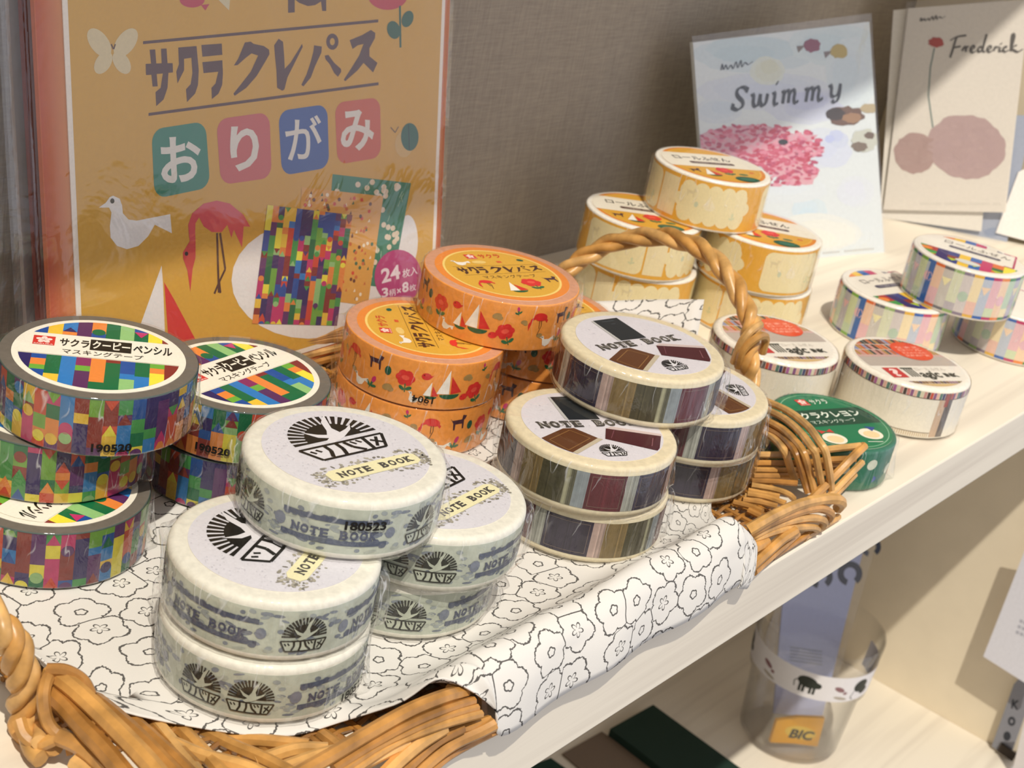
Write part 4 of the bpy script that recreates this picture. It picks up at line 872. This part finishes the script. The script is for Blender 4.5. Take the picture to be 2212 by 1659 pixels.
for quad, col, ch, gl in (([(328, 280), (445, 262), (455, 405), (335, 430)], '#2f7f68', 'お', [(350, 398), (437, 390), (345, 298)]), ([(468, 258), (583, 242), (588, 384), (478, 400)], '#c8605c', 'り', [(500, 372), (562, 366), (496, 274)]),
                          ([(602, 240), (708, 225), (712, 362), (610, 380)], '#3a5a9c', 'が', [(622, 348), (700, 340), (614, 254)]), ([(724, 222), (822, 210), (824, 340), (730, 356)], '#cb5d3e', 'み', [(738, 330), (810, 322), (734, 240)])):
    a, b_, c, d = [Vector((*bl(*p), 0)) for p in quad]; o = []
    for u, v in rrect(0, 0, 1, 1, .2): o.append(tuple((a.lerp(b_, u).lerp(d.lerp(c, u), v))[:2]))
    cov.poly(o, col, 2); cov.text3(ch, bl(*gl[0]), bl(*gl[1]), bl(*gl[2]), '#e3ddd2', 4, .012 if ch == 'が' else .028)
def pic(zf, pts, col, l=2): cov.poly([bl(*zf(*p)) for p in pts], col, l, CC)
W = '#e6e2de'; RD = '#c93a3c'; GN = '#1c5b45'
def pe(zf, cx, cy, rx, ry, col, l=2, rot=0): pic(zf, ell(cx, cy, rx, ry, 28, rot=rot), col, l)
for x, s in ((1, 1), (-1, -1)):  # butterfly
    pe(zG, 562+x*66, 213, 46, 82, '#d9c79c', 2, .62*s); pe(zG, 562+x*46, 312, 38, 62, '#d9c79c', 2, -.55*s)
cov.line(bl(*zG(566, 245)), bl(*zG(556, 220)), .4, '#5a3a26', 3); cov.line(bl(*zG(568, 245)), bl(*zG(576, 220)), .4, '#5a3a26', 3)
pic(zF, [(98, 195), (140, 165), (165, 130), (185, 122), (225, 140), (240, 180), (245, 230), (280, 268), (330, 275), (535, 235), (545, 352), (440, 300), (400, 370), (340, 430), (270, 450), (210, 430), (170, 380), (165, 310), (175, 225), (160, 195)], W)
pe(zF, 180, 154, 13, 16, '#4a4a48', 3)
PK = '#d04a52'
pic(zF, [(1025, 312), (985, 240), (900, 170), (820, 152), (740, 170), (670, 230), (645, 300), (650, 370), (655, 400), (690, 400), (688, 340), (690, 290), (712, 255), (740, 310), (790, 345), (850, 345), (885, 300), (910, 380), (925, 330), (975, 440), (985, 310)], PK)
pic(zF, [(655, 400), (612, 470), (615, 510), (640, 580), (658, 710), (672, 570), (690, 500), (690, 400)], RD, 3); pe(zF, 634, 477, 11, 13, '#2a1a1a', 4)
for a, c in (((822, 350), (832, 715)), ((840, 350), (872, 572)), ((872, 572), (835, 650)), ((835, 650), (805, 722)), ((835, 650), (842, 718))): cov.line(bl(*zF(*a)), bl(*zF(*c)), .75, '#4a2a20', 3)
pic(zF, [(482, 550), (490, 650), (500, 900), (505, 1060), (300, 1060)], W); pic(zF, [(498, 652), (560, 760), (720, 1060), (528, 1060)], '#d02a26')
for i, (cx, cy, rx, ry) in enumerate(((1380, 640, 470, 358),)): pe(zF, cx, cy, rx, ry, W, 2)
pe(zF, 1990, 400, 62, 160, W, 2)
pe(zF, 1930, 620, 145, 168, '#b83a78', 6)
cov.text3('24', bl(*zF(1830, 660)), bl(*zF(1945, 628)), bl(*zF(1822, 572)), '#f0dfe4', 8, .03); cov.text3('枚入', bl(*zF(1955, 628)), bl(*zF(2050, 603)), bl(*zF(1955, 574)), '#f0dfe4', 8, .012)
cov.text3('3', bl(*zF(1830, 750)), bl(*zF(1870, 740)), bl(*zF(1828, 690)), '#f0dfe4', 8, .03); cov.text3('柄', bl(*zF(1875, 742)), bl(*zF(1915, 732)), bl(*zF(1873, 698)), '#f0dfe4', 8, .01); cov.text3('×', bl(*zF(1922, 722)), bl(*zF(1948, 716)), bl(*zF(1921, 692)), '#f0dfe4', 8, .02); cov.text3('8', bl(*zF(1955, 718)), bl(*zF(1995, 708)), bl(*zF(1953, 655)), '#f0dfe4', 8, .03); cov.text3('枚', bl(*zF(1998, 710)), bl(*zF(2040, 700)), bl(*zF(1997, 668)), '#f0dfe4', 8, .01)
# three printed sheets pictured on the cover
def sheet(quad, fn, l): 
    a, b_, c, d = [Vector((*bl(*zF(*p)), 0)) for p in quad]; s = Art(); fn(s)
    cov.sub(s, lambda p: tuple(d.lerp(c, p[0]).lerp(a.lerp(b_, p[0]), p[1])[:2]), l)
def sh_green(s):
    rnd = random.Random(3); s.poly(rect(0, 0, 1, 1), '#2f7f62', 0)
    for i in range(70): x, y = rnd.uniform(.03, .95), rnd.uniform(.03, .97); s.poly(ell(x, y, .035, .028, 8), '#e4d3b8', 1)
    for i in range(40): x, y = rnd.uniform(.03, .95), rnd.uniform(.03, .95); s.line((x, y), (x+rnd.uniform(-.03, .03), y+.06), .008, '#9cc0a0', 1)
def sh_yellow(s):
    rnd = random.Random(4); s.poly(rect(0, 0, 1, 1), '#dba24a', 0)
    for i in range(150):
        x, y = rnd.uniform(.04, .94), rnd.uniform(.03, .96); c = rnd.choice(('#d2472f', '#f0e2c8', '#6a3a2a', '#3a6a4a', '#c96a3a')); t = .03
        s.poly([(x, y), (x+t, y+.005), (x+t*.6, y+.035)] if i % 2 else ell(x, y, .02, .018, 7), c, 1)
def sh_col(s):
    rnd = random.Random(12); n = 15
    for i in range(n):
        t = Art(); coupy_column(t, i*2.4, (i+1)*2.4, 0, 46, rnd, rect(i*2.4, 0, (i+1)*2.4, 46), 1, .08); s.sub(t, lambda p: (p[0]/36, p[1]/46))
sheet([(1530, -10), (2010, 45), (1890, 690), (1480, 640)], sh_green, 3); sheet([(1340, 70), (1840, 125), (1745, 795), (1300, 740)], sh_yellow, 5); sheet([(1130, 178), (1650, 240), (1555, 918), (1035, 905)], sh_col, 7)
zT2 = zT
pe(zT, 430, 0, 85, 52, '#bf3348'); pic(zT, [(490, 35), (548, 28), (520, 72)], '#bf3348'); pic(zT, [(600, -10), (690, -20), (682, 72)], '#d6c79e')
pic(zT, [(1085, -80), (1345, -80), (1345, 75), (1318, 75), (1310, 10), (1270, 35), (1220, 42), (1160, 20), (1130, -5), (1130, 85), (1085, 88)], '#56342e')
pe(zT, 1765, -30, 135, 98, '#c2333e'); cov.line(bl(*zT(1848, 40)), bl(*zT(1852, 325)), .9, '#275a3e', 2); pe(zT, 1805, 205, 44, 62, '#275a3e', 3, -.25); pe(zT, 1900, 130, 38, 58, '#275a3e', 3, .35)
pe(zT, 1915, 935, 60, 95, GN, 3); cov.line(bl(*zT(1905, 850)), bl(*zT(1912, 1025)), .5, '#0f3b2c', 4); pe(zT, 1875, 985, 60, 90, '#d2ac62', 2); cov.line(bl(*zT(1785, 870)), bl(*zT(1815, 905)), .4, '#7a5a26', 3); cov.line(bl(*zT(1838, 865)), bl(*zT(1815, 905)), .4, '#7a5a26', 3)
def pack(k, label):
    t = thing('origami_paper_pack', (0, 0, 0), 0, label, 'paper pack'); dx = -(0, .6, 1.4)[k]; frame(t, P0+ex*dx-en*(4.4*k), ex, ey, en)
    q = MB(); q.box((xo, yb-5, -2.2), (xo2, yt+4, -.6), ('#c8683a', '#74301f', '#97908c')[k]); ar = Art(); n = 12  # second pack's orange paper painted dark red, its shade put into the colour
    for i in range(n):            # the dyed border of the sheets, pink to orange; second pack's has painted shade
        f = i/n; c = mixc(('#bf5c38', '#74301f', '#97908c')[k], ('#d4924a', '#8a4a2c', '#a39b96')[k], f); ar.poly(rect(xo+.3+(xl-xo)*f, yb-5, xo+.3+(xl-xo)*(f+1/n), yt+4), c, 1); ar.poly(rect(xr+(xo2-xr-.3)*(1-f)-(xo2-xr)/n, yb-5, xr+(xo2-xr-.3)*(1-f), yt+4), c, 1)
    ar.poly(rect(xo, yb-5, xo2, yb-1.2), '#e38a4a', 2)
    q.art(ar, lambda p, l: (p[0], p[1], -.6+.02*l)); q.build('paper_stack', M_CARD, t)
    q = MB(); q.box((xl-1.6, yb-1.6, -.55), (xr+1.6, yt, -.25), '#f0e6d8')
    if k == 0: q.art(cov, lambda p, l: (p[0], p[1], -.25+.02*(l+1)))
    else: q.box((xl, yb, -.25), (xr, yt, -.22), G)
    q.build('cover_sheet', M_PRINT, t)
    q = MB(); x0, x1, y0, y1 = xo-(1.8, 6, 8)[k], xo2+2.2, yb-6.3, yt+10; nx, ny = 84, 88; vs = []; rnd = noise
    for j in range(ny+1):
        for i in range(nx+1):
            x, y = x0+(x1-x0)*i/nx, y0+(y1-y0)*j/ny; e = min(i, nx-i, j, ny-j)/3.0
            z = (.6+1.1*max(0, noise.noise(Vector((x*.035+k, y*.03, 2))))+1.2*(.5-abs(noise.noise(Vector((x*.045+y*.022, y*.016-x*.01, 5)))))*(.4+.6*noise.noise(Vector((x*.02, y*.02, 9)))))*min(1, e)-1.0*(1-min(1, e)); vs.append((x, y, z+.15))
    q.add(vs, [(j*(nx+1)+i, j*(nx+1)+i+1, (j+1)*(nx+1)+i+1, (j+1)*(nx+1)+i) for j in range(ny) for i in range(nx)])
    q.add([(x0, y0, -2.35), (x1, y0, -2.35), (x1, y1, -2.35), (x0, y1, -2.35)], [(0, 1, 2, 3)])
    q.build('plastic_sleeve', M_SLEEVE, t, True)
pack(0, 'front origami paper pack in clear sleeve, ochre cover with animals and large lettering')
pack(1, 'second origami paper pack, only its left edge showing behind the front pack')
pack(2, 'rearmost origami paper pack against the wall, only its sleeve edge showing')

# ------------------------------------------------------------------ broad pen lettering for the card titles
def pen(A, g, strokes, w, col, l, ang=.5, thin=.3):
    for st in strokes:
        P = [Vector((p[0], p[1], 0)) for p in st]; P = spline(P, 7) if len(P) > 2 else P
        for a, c in zip(P, P[1:]):
            d = math.atan2(-(c.y-a.y), c.x-a.x); ww = w*(thin+(1-thin)*abs(math.sin(d-ang))); A.line(g(a.x, a.y), g(c.x, c.y), ww, col, l)
            A.poly([g(c.x+v[0], c.y+v[1]) for v in ell(0, 0, ww*1.45, ww*1.45, 8)], col, l)
SW = [[(470, 560), (455, 548), (425, 553), (408, 580), (420, 610), (445, 635), (445, 665), (415, 688), (388, 680), (380, 662)], [(480, 545), (468, 580)], [(388, 650), (378, 690)],
      [(498, 602), (510, 592), (515, 610), (512, 650), (525, 668), (545, 650), (558, 590)], [(558, 590), (556, 640), (570, 664), (592, 640), (603, 588)],
      [(632, 590), (645, 580), (648, 600), (642, 640), (650, 658), (668, 645)], [(660, 518), (664, 524)],
      [(690, 580), (702, 572), (705, 590), (697, 650)], [(702, 600), (722, 570), (738, 580), (732, 645)], [(737, 598), (757, 565), (773, 575), (766, 630), (778, 645), (795, 630)],
      [(835, 565), (848, 555), (852, 575), (842, 638)], [(848, 588), (870, 552), (888, 565), (880, 632)], [(886, 582), (908, 548), (926, 558), (918, 615), (930, 630), (948, 612)],
      [(985, 545), (998, 535), (1004, 560), (1000, 595), (1018, 605), (1045, 585), (1060, 525)], [(1060, 525), (1052, 590), (1038, 630), (1015, 642), (1008, 628)]]
FR = [[(1748, 362), (1762, 320), (1778, 265), (1790, 235)], [(1748, 255), (1790, 232), (1850, 222)], [(1768, 300), (1815, 290)], [(1822, 320), (1840, 292), (1848, 300), (1845, 325)], [(1848, 305), (1865, 288)],
      [(1870, 315), (1895, 305), (1900, 290), (1885, 290), (1875, 315), (1890, 330), (1912, 318)], [(1950, 300), (1935, 292), (1922, 312), (1932, 328), (1950, 310)], [(1978, 215), (1962, 270), (1952, 320), (1968, 325)],
      [(1975, 315), (2000, 305), (2004, 290), (1990, 290), (1980, 312), (1994, 328), (2015, 315)], [(2020, 320), (2032, 292), (2040, 300), (2055, 290)], [(2062, 295), (2055, 322), (2072, 320)], [(2066, 272), (2069, 276)], [(2104, 298), (2092, 292), (2080, 310), (2090, 326), (2116, 314)], [(2128, 318), (2150, 235), (2146, 212), (2136, 226), (2128, 322)], [(2168, 282), (2150, 290), (2134, 306), (2152, 318), (2172, 326), (2204, 308)]]
SIG = [[(310, 440), (318, 402), (326, 436), (340, 408), (352, 434), (372, 408), (385, 430), (405, 388), (415, 425), (435, 378), (440, 420), (460, 392), (480, 405), (510, 385)]]
# ------------------------------------------------------------------ cards leaning on the right
def card(name, label, cat, p, u, lean, px, th, col, art, sleeve=None, slide=0.0):
    n0 = Vector((u.y, -u.x, 0)); n0 = n0 if n0.dot(CAM-p) > 0 else -n0
    v = (Vector((0, 0, 1))*math.cos(lean)-n0*math.sin(lean)); n = u.cross(v); n = n if n.dot(n0) > 0 else -n
    p = p-n*slide
    L = [((hpl(*c, p, n)-p).dot(u), (hpl(*c, p, n)-p).dot(v)) for c in px]
    t = thing(name, (0, 0, 0), 0, label, cat); frame(t, p, u, v, n)
    q = MB(); m = len(L); vs = [(x, y, 0) for x, y in L]+[(x, y, -th) for x, y in L]
    q.add(vs, [tuple(range(m)), tuple(range(2*m-1, m-1, -1))]+[(i, i+m, (i+1) % m+m, (i+1) % m) for i in range(m)], col)
    A = Art()
    def f(px_, py_): P = hpl(px_, py_, p, n)-p; return (P.dot(u), P.dot(v))
    cl = L if sum(L[i-1][0]*L[i][1]-L[i][0]*L[i-1][1] for i in range(m)) > 0 else L[::-1]
    if art: art(A, f, cl)
    q.art(A, lambda a, l: (a[0], a[1], .035*(l+1))); q.build('card_stack' if th > 1.5 else 'card', M_CARD, t)
    if sleeve:
        S = [f(*c) for c in sleeve]; q = MB(); cx, cy = sum(s[0] for s in S)/len(S), sum(s[1] for s in S)/len(S)
        vs = []; nn = 14
        for j in range(nn+1):
            for i in range(nn+1):
                a, b_ = i/nn, j/nn; x = (S[0][0]*(1-a)+S[1][0]*a)*(1-b_)+(S[3][0]*(1-a)+S[2][0]*a)*b_; y = (S[0][1]*(1-a)+S[1][1]*a)*(1-b_)+(S[3][1]*(1-a)+S[2][1]*a)*b_
                vs.append((x, y, .5+.35*noise.noise(Vector((x*.07, y*.07, 1)))))
        q.add(vs, [(j*(nn+1)+i, j*(nn+1)+i+1, (j+1)*(nn+1)+i+1, (j+1)*(nn+1)+i) for j in range(nn) for i in range(nn)])
        q.build('plastic_sleeve', M_SLEEVE, t, True)
    return t
def blob(A, f, cx, cy, rx, ry, col, l, cl, rnd, j=.12, rot=0, n=22):
    o = [(cx+(math.cos(rot)*rx*c-math.sin(rot)*ry*s)*k, cy+(math.sin(rot)*rx*c+math.cos(rot)*ry*s)*k) for c, s, k in ((math.cos(2*PI*i/n), math.sin(2*PI*i/n), 1+rnd.uniform(-j, j)) for i in range(n))]
    A.poly([f(*p) for p in o], col, l, cl)
zC = zr(1450, 0, 2212, 2212)
def art_blue(A, f, cl):
    rnd = random.Random(5); A.poly(cl, '#dfe6e8', 0)
    g = lambda x, y: f(*zC(x, y))
    for cx, cy, rx, ry, c in ((500, 330, 380, 110, '#c3d6de'), (1000, 260, 300, 130, '#ccdde2'), (600, 560, 420, 120, '#ced6e6'), (860, 640, 260, 120, '#c9cfe8'), (590, 440, 110, 90, '#d8dbc6'), (1130, 480, 170, 230, '#cfdde4'), (860, 1320, 110, 90, '#cfe2ee'), (980, 950, 160, 130, '#d3d9ee'), (700, 1180, 260, 90, '#dfe8ee'), (1130, 1200, 120, 100, '#dde2ee'), (900, 1480, 300, 120, '#f0eee2'), (300, 700, 150, 80, '#cdd8e4'), (1020, 870, 60, 50, '#bcc6ee')):
        for k in range(3): blob(A, g, cx+rnd.uniform(-40, 40), cy+rnd.uniform(-25, 25), rx*(1-.25*k), ry*(1-.25*k), mixc(c, '#dfe6e8', .56-.24*k), 1, cl, rnd, .06)
    blob(A, g, 520, 920, 420, 120, '#d9a9b6', 2, cl, rnd, .15); blob(A, g, 720, 1030, 200, 100, '#dfaab4', 2, cl, rnd, .15, .5)
    for i in range(520):
        a, r = rnd.uniform(0, 6.28), math.sqrt(rnd.random())
        if i % 3: x, y = 530+430*r*math.cos(a), 915+135*r*math.sin(a)
        else: x, y = 740+190*r*math.cos(a)-40*r*math.sin(a), 1040+130*r*math.sin(a)
        blob(A, g, x, y, rnd.uniform(12, 26), rnd.uniform(7, 13), rnd.choice(('#c8506a', '#d0607a', '#b8486a', '#dd8aa0', '#c2405a', '#e2a0b0')), 3, cl, rnd, .2, rnd.uniform(-.5, .5), 8)
    blob(A, g, 700, 890, 30, 17, '#22242a', 4, cl, rnd, .1)
    for cx, cy, rx, ry, c in ((1090, 725, 120, 58, '#6d4f3c'), (1030, 715, 60, 40, '#3a2e28'), (1130, 740, 60, 32, '#a07a58'), (1240, 680, 60, 30, '#b8a884'), (1210, 880, 85, 70, '#c9ccc0'), (1180, 920, 50, 30, '#7a6a58'), (1240, 850, 30, 22, '#6d5a48')):
        blob(A, g, cx, cy, rx, ry, c, 5, cl, rnd, .14)
    for cx, cy, c, d in ((880, 285, '#8a3f58', 1), (1050, 320, '#b8a04a', 1)): blob(A, g, cx, cy, 55, 44, c, 4, cl, rnd, .12); A.poly([g(cx-48, cy), g(cx-95, cy+5), g(cx-85, cy+45), g(cx-60, cy+20)], '#7a6a64', 4, cl)
    s, vs = 'Swimmy', None
    pen(A, g, [[((x-378)*1.0+378, y) for x, y in st] for st in SW], 2.3, '#2c333c', 6)
    pen(A, g, SIG, .7, '#3a4654', 6)
    for i in range(24):
        if i not in (8, 9): A.poly([g(950+i*13.5, 1582-i*1.2), g(957+i*13.5, 1582-i*1.2), g(957+i*13.5, 1592-i*1.2), g(950+i*13.5, 1592-i*1.2)], '#b9b4a8', 2, cl)
uS = Vector((.97, -.243, 0)).normalized()
card('picture_card_pack', 'blue and pink watercolour picture card in a clear sleeve, leaning behind the yellow rolls', 'card', Vector((695, 277, 0)), uS, math.radians(13), [(1535, 612), (1910, 545), (1878, 47), (1497, 92)], 2.0, '#dfe6e8', art_blue, [(1530, 628), (1913, 556), (1881, 28), (1493, 78)])
def art_stone(A, f, cl):
    rnd = random.Random(6); g = lambda x, y: f(*zC(x, y)); A.poly(cl, '#e0d9cf', 0)
    blob(A, g, 1850, 920, 245, 200, '#b79d9c', 3, cl, rnd, .04, .2, 40); blob(A, g, 1530, 960, 135, 128, '#b0948f', 2, cl, rnd, .04, -.2, 34)
    for i in range(60): blob(A, g, rnd.uniform(1680, 2020), rnd.uniform(790, 1060), rnd.uniform(15, 50), rnd.uniform(10, 30), rnd.choice(('#b59b9a', '#b99f9e', '#b69c9c')), 4, cl, rnd, .2, 0, 9)
    for i in range(24): blob(A, g, rnd.uniform(1440, 1620), rnd.uniform(880, 1040), rnd.uniform(12, 35), rnd.uniform(10, 24), rnd.choice(('#ae928d', '#b29792')), 4, cl, rnd, .2, 0, 9)
    A.path([g(1650, 300), g(1625, 420), g(1612, 600), g(1640, 800)], .8, '#7a8a84', 1); blob(A, g, 1660, 265, 48, 32, '#b03c32', 3, cl, rnd, .14)
    pen(A, g, FR, 1.5, '#55504c', 5, .6, .35)
    pen(A, g, [[(x*.8+1312, y*.62-138) for x, y in SIG[0]]], .7, '#55504c', 5)
    for i in range(30):
        if i % 9 != 8: A.poly([g(1560+i*17, 1272), g(1570+i*17, 1272), g(1570+i*17, 1284), g(1560+i*17, 1284)], '#d6d0c6', 2, cl)
uF = Vector((.587, -.81, 0)).normalized(); pF = Vector((750, 305, 0)); lf = math.radians(9)
card('picture_card', 'white picture card with mauve stones and a red flower, leaning at the right', 'card', pF, uF, lf, [(1908, 453), (2172, 459), (2225, -2), (1962, 18)], .8, '#efeae2', art_stone, [(1905, 477), (2160, 526), (2228, -18), (1958, 4)], 0)
card('picture_card', 'white card half hidden behind the left edge of the mauve stone card', 'card', pF, uF, lf, [(1900, 470), (2120, 500), (2170, 0), (1930, 22)], .8, '#e6e1d8', None, None, 2.2)
def art_grey(A, f, cl):
    rnd = random.Random(9); A.poly(cl, '#a3abbe', 0)
    for i in range(14): blob(A, f, rnd.uniform(1920, 2160), rnd.uniform(440, 520), rnd.uniform(12, 40), rnd.uniform(6, 14), rnd.choice(('#98a2b8', '#aab3c6', '#8f9bb4')), 1, cl, rnd, .15)
card('picture_card', 'grey blue card standing on the shelf, its lower strip visible below the mauve stone card', 'card', pF, uF, lf, [(1907, 472), (2175, 525), (2230, 250), (1935, 240)], .8, '#a3abbe', art_grey, None, 4.4)
card('picture_card', 'plain white card at the right picture edge, tilted behind the mauve stone card', 'card', pF, uF, lf, [(2151, 503), (2290, 540), (2345, 300), (2200, 372)], .8, '#f2efec', None, None, 3.3)

# ------------------------------------------------------------------ lower shelf: plastic tumbler, pouches, cards
CB = hz(1700, 1586, ZL)
cup = thing('plastic_tumbler', CB, 0, 'clear plastic tumbler with a stepped rim on the lower shelf, holding two packets', 'tumbler')
pr = [(1, 1.5), (24.5, 1.5), (27.0, 4.5), (30.0, 43), (32.2, 46), (34.2, 77), (35.0, 77.6), (35.4, 76.6), (33.3, 45.4), (31.0, 42), (28.2, 3.5), (25.5, .3), (1, .3)]
q = MB(); q.rev(pr, '#ffffff', 72); q.build('tumbler_body', M_CUP, cup, True)
A = Art(); rnd = random.Random(8); A.poly(rect(-62, 59.5, 62, 76), '#e9e6e8', 0)
for u, kind in ((-58, 0), (-34, 1), (-10, 2), (8, 1), (22, 0), (44, 2)):
    if kind == 0: A.poly(ell(u, 69, 5, 4.2, 14), '#2d322c', 1); A.poly(ell(u+3.5, 65, 3.4, 2.4, 10), '#2d322c', 1); A.path([(u-4, 66), (u-5.5, 62), (u-3.5, 60.5)], .5, '#2d322c', 1)
    elif kind == 1: A.poly(ell(u, 68, 3.4, 1.5, 10, rot=-.4), '#8f6a6e', 1); A.poly(ell(u+4, 65.4, 1.3, 1, 8), '#8f6a6e', 1); A.poly(ell(u+2, 62, 4.5, 1, 8, rot=-.2), '#b3aa9c', 1)
    else:
        A.poly(ell(u, 69.5, 5.6, 3.6, 14, rot=-.15), '#2d322c', 1); A.poly(ell(u+5.4, 68.5, 2.4, 2, 8), '#2d322c', 1)
        for d in (-3.5, -1.5, 2.2, 4.2): A.poly(rect(u+d-.7, 62.5, u+d+.7, 68), '#2d322c', 1)
        A.path([(u-5, 70), (u-7, 68), (u-6.5, 64.5)], .5, '#2d322c', 1)
q = MB(); q.art(A, lambda p, l: ((33.4+(p[1]-56)*.062+.15+.04*l)*math.cos(math.radians(-140)+p[0]/33.5), (33.4+(p[1]-56)*.062+.15+.04*l)*math.sin(math.radians(-140)+p[0]/33.5), p[1]-11), 3.0); q.build('paper_tape_strip', M_PRINT, cup).__setitem__('label', 'white paper strip with small dark animals')
def view_plane(p, lean=0):        # a card standing in the tumbler, turned to the front left corner of the shelf
    u = Vector((.80, -.60, 0)); n = Vector((-.60, -.80, 0)); v = Vector((0, 0, 1))*math.cos(lean)-n*math.sin(lean); return u, v, u.cross(v)
def packet(name, label, cat, p, px, th, col, art, lean, mat, part):
    u, v, n = view_plane(p, lean); n = n if n.dot(CAM-p) > 0 else -n; t = thing(name, (0, 0, 0), 0, label, cat); frame(t, p, u, v, n)
    f = lambda a, b_: ((hpl(a, b_, p, n)-p).dot(u), (hpl(a, b_, p, n)-p).dot(v)); L = [f(*c) for c in px]; m = len(L); q = MB()
    q.add([(x, y, th/2) for x, y in L]+[(x, y, -th/2) for x, y in L], [tuple(range(m)), tuple(range(2*m-1, m-1, -1))]+[(i, i+m, (i+1) % m+m, (i+1) % m) for i in range(m)], col)
    A = Art(); art(A, f); q.art(A, lambda a, l: (a[0], a[1], th/2+.03*(l+1))); q.build(part, mat, t); return t, f
def art_pouch(A, f):
    ring = ell(0, 0, 1, 1, 20)
    for cx, cy, r in ((1835, 1238, 27), (1772, 1245, 26), (1880, 1180, 22)):
        for i in range(20):
            a, b_ = ring[i], ring[(i+1) % 20]
            if 3 <= i <= 5: continue
            A.poly([f(cx+r*a[0], cy+r*a[1]), f(cx+r*b_[0], cy+r*b_[1]), f(cx+r*.5*b_[0], cy+r*.5*b_[1]), f(cx+r*.5*a[0], cy+r*.5*a[1])], '#3f4350', 1)
    for i in range(5): A.poly([f(1705, 1395+i*7), f(1775, 1405+i*7), f(1775, 1408+i*7), f(1705, 1398+i*7)], '#8f95a8', 1)
pc = CB+Vector((-4, 6, 8))
t, f = packet('paper_packet', 'tall lavender grey packet with dark round print standing in the clear tumbler', 'packet', pc, [(1670, 1540), (1775, 1548), (1868, 1170), (1905, 1030), (1760, 1010), (1690, 1300)], 1.2, '#aab0cf', art_pouch, .10, M_CARD, 'paper_insert')
u, v, n = view_plane(pc, .10); n = n if n.dot(CAM-pc) > 0 else -n
q = MB(); S = [f(*c) for c in ((1674, 1545), (1782, 1550), (1890, 1175), (1930, 1020), (1745, 1000), (1672, 1300))]; q.add([(x, y, 1.2) for x, y in S], [tuple(range(6))]); q.build('plastic_sleeve', M_SLEEVE, t)
def art_bic(A, f):
    A.text3('BIC', f(1700, 1590), f(1755, 1598), f(1704, 1570), '#2a2618', 2, .04, .25)
    A.poly([f(*c) for c in ell(1727, 1580, 34, 14, 20, rot=.15)], '#f3cc4a', 1)
pb = CB+Vector((-11, -9, 10))
packet('pen_packet', 'small yellow packet with black lettering at the bottom of the tumbler', 'packet', pb, [(1676, 1554), (1722, 1547), (1780, 1549), (1764, 1610), (1710, 1603), (1662, 1601)], 2.5, '#f6b000', art_bic, .02, M_PRINT, 'packet_card')
def flat(name, label, cat, px, z, th, col, part=None):
    P = [hz(*c, z) for c in px]; c0 = sum(P, Vector())/len(P); m = len(P); q = MB(); L = [(p.x-c0.x, p.y-c0.y) for p in P]
    q.add([(x, y, 0) for x, y in L]+[(x, y, -th) for x, y in L], [tuple(range(m)), tuple(range(2*m-1, m-1, -1))]+[(i, i+m, (i+1) % m+m, (i+1) % m) for i in range(m)], col)
    o = q.build(name, M_CARD, loc=(c0.x, c0.y, z)); tag(o, label, cat); return o
flat('notebook', 'dark green notebook lying on the shaded lower shelf beside the tumbler', 'notebook', [(1411, 1522), (1318, 1574), (1560, 1760), (1690, 1725)], ZL+6, 5.8, '#20352c')
flat('notebook', 'dark green notebook corner at the bottom edge, left of the other green notebook', 'notebook', [(1190, 1637), (1130, 1660), (1230, 1760), (1330, 1735)], ZL+6, 5.8, '#1e3a30')
o = flat('postcard', 'brown card with a dark print lying between the two green notebooks', 'card', [(1300, 1580), (1215, 1628), (1370, 1760), (1500, 1720)], ZL+1.2, 1.0, '#7d6c5c')
# right hand side of the lower compartment: price card and clip strip hung on the panel
def hung(name, label, cat, px, x, th, col, art=None):
    P = [hx(*c, x) for c in px]; m = len(P); q = MB(); c0 = sum(P, Vector())/m
    q.add([(-.0, p.y-c0.y, p.z-c0.z) for p in P]+[(th, p.y-c0.y, p.z-c0.z) for p in P], [tuple(range(m)), tuple(range(2*m-1, m-1, -1))]+[(i, i+m, (i+1) % m+m, (i+1) % m) for i in range(m)], col)
    A = Art(); 
    if art: art(A, lambda a, b_: ((hx(a, b_, x)-c0).y, (hx(a, b_, x)-c0).z))
    q.art(A, lambda a, l: (-.05*l-.05, a[0], a[1])); o = q.build(name, M_CARD, loc=c0); tag(o, label, cat); return o
def art_grid(A, f):
    for i in range(3):
        for j in range(3): c = f(2206+i*9-j*4, 1342+i*4+j*12); A.poly(rect(c[0]-.9, c[1]-.9, c[0]+.9, c[1]+.9), '#b9bac6', 1)
hung('hanging_card', 'white card with its lower left corner showing at the right edge, above the grey strip', 'card', [(2124, 1418), (2245, 1495), (2330, 1180), (2225, 1160)], XR-17, .8, '#e7e7f0', art_grid)
def art_strip(A, f):
    for ch, p in (('K', (2190, 1520)), ('o', (2182, 1556)), ('•', (2172, 1588))): A.text3(ch, f(p[0]-6, p[1]+10), f(p[0]+10, p[1]+14), f(p[0]-3, p[1]-10), '#3a3d44', 1, .03)
hung('label_strip', 'grey plastic strip with dark lettering hanging at the right edge of the lower compartment', 'strip', [(2142, 1612), (2180, 1640), (2222, 1520), (2225, 1440), (2190, 1478)], XR-6, 1.0, '#8f9098', art_strip)
hung('strip_clip', 'black clip at the foot of the grey plastic strip', 'clip', [(2153, 1622), (2186, 1645), (2195, 1630), (2162, 1606)], XR-8, 1.5, '#3b322b')
hung('hanging_card', 'white card sliver in the bottom right corner of the photo', 'card', [(2212, 1560), (2186, 1668), (2300, 1700), (2300, 1560)], XR-20, .8, '#ece6e4')
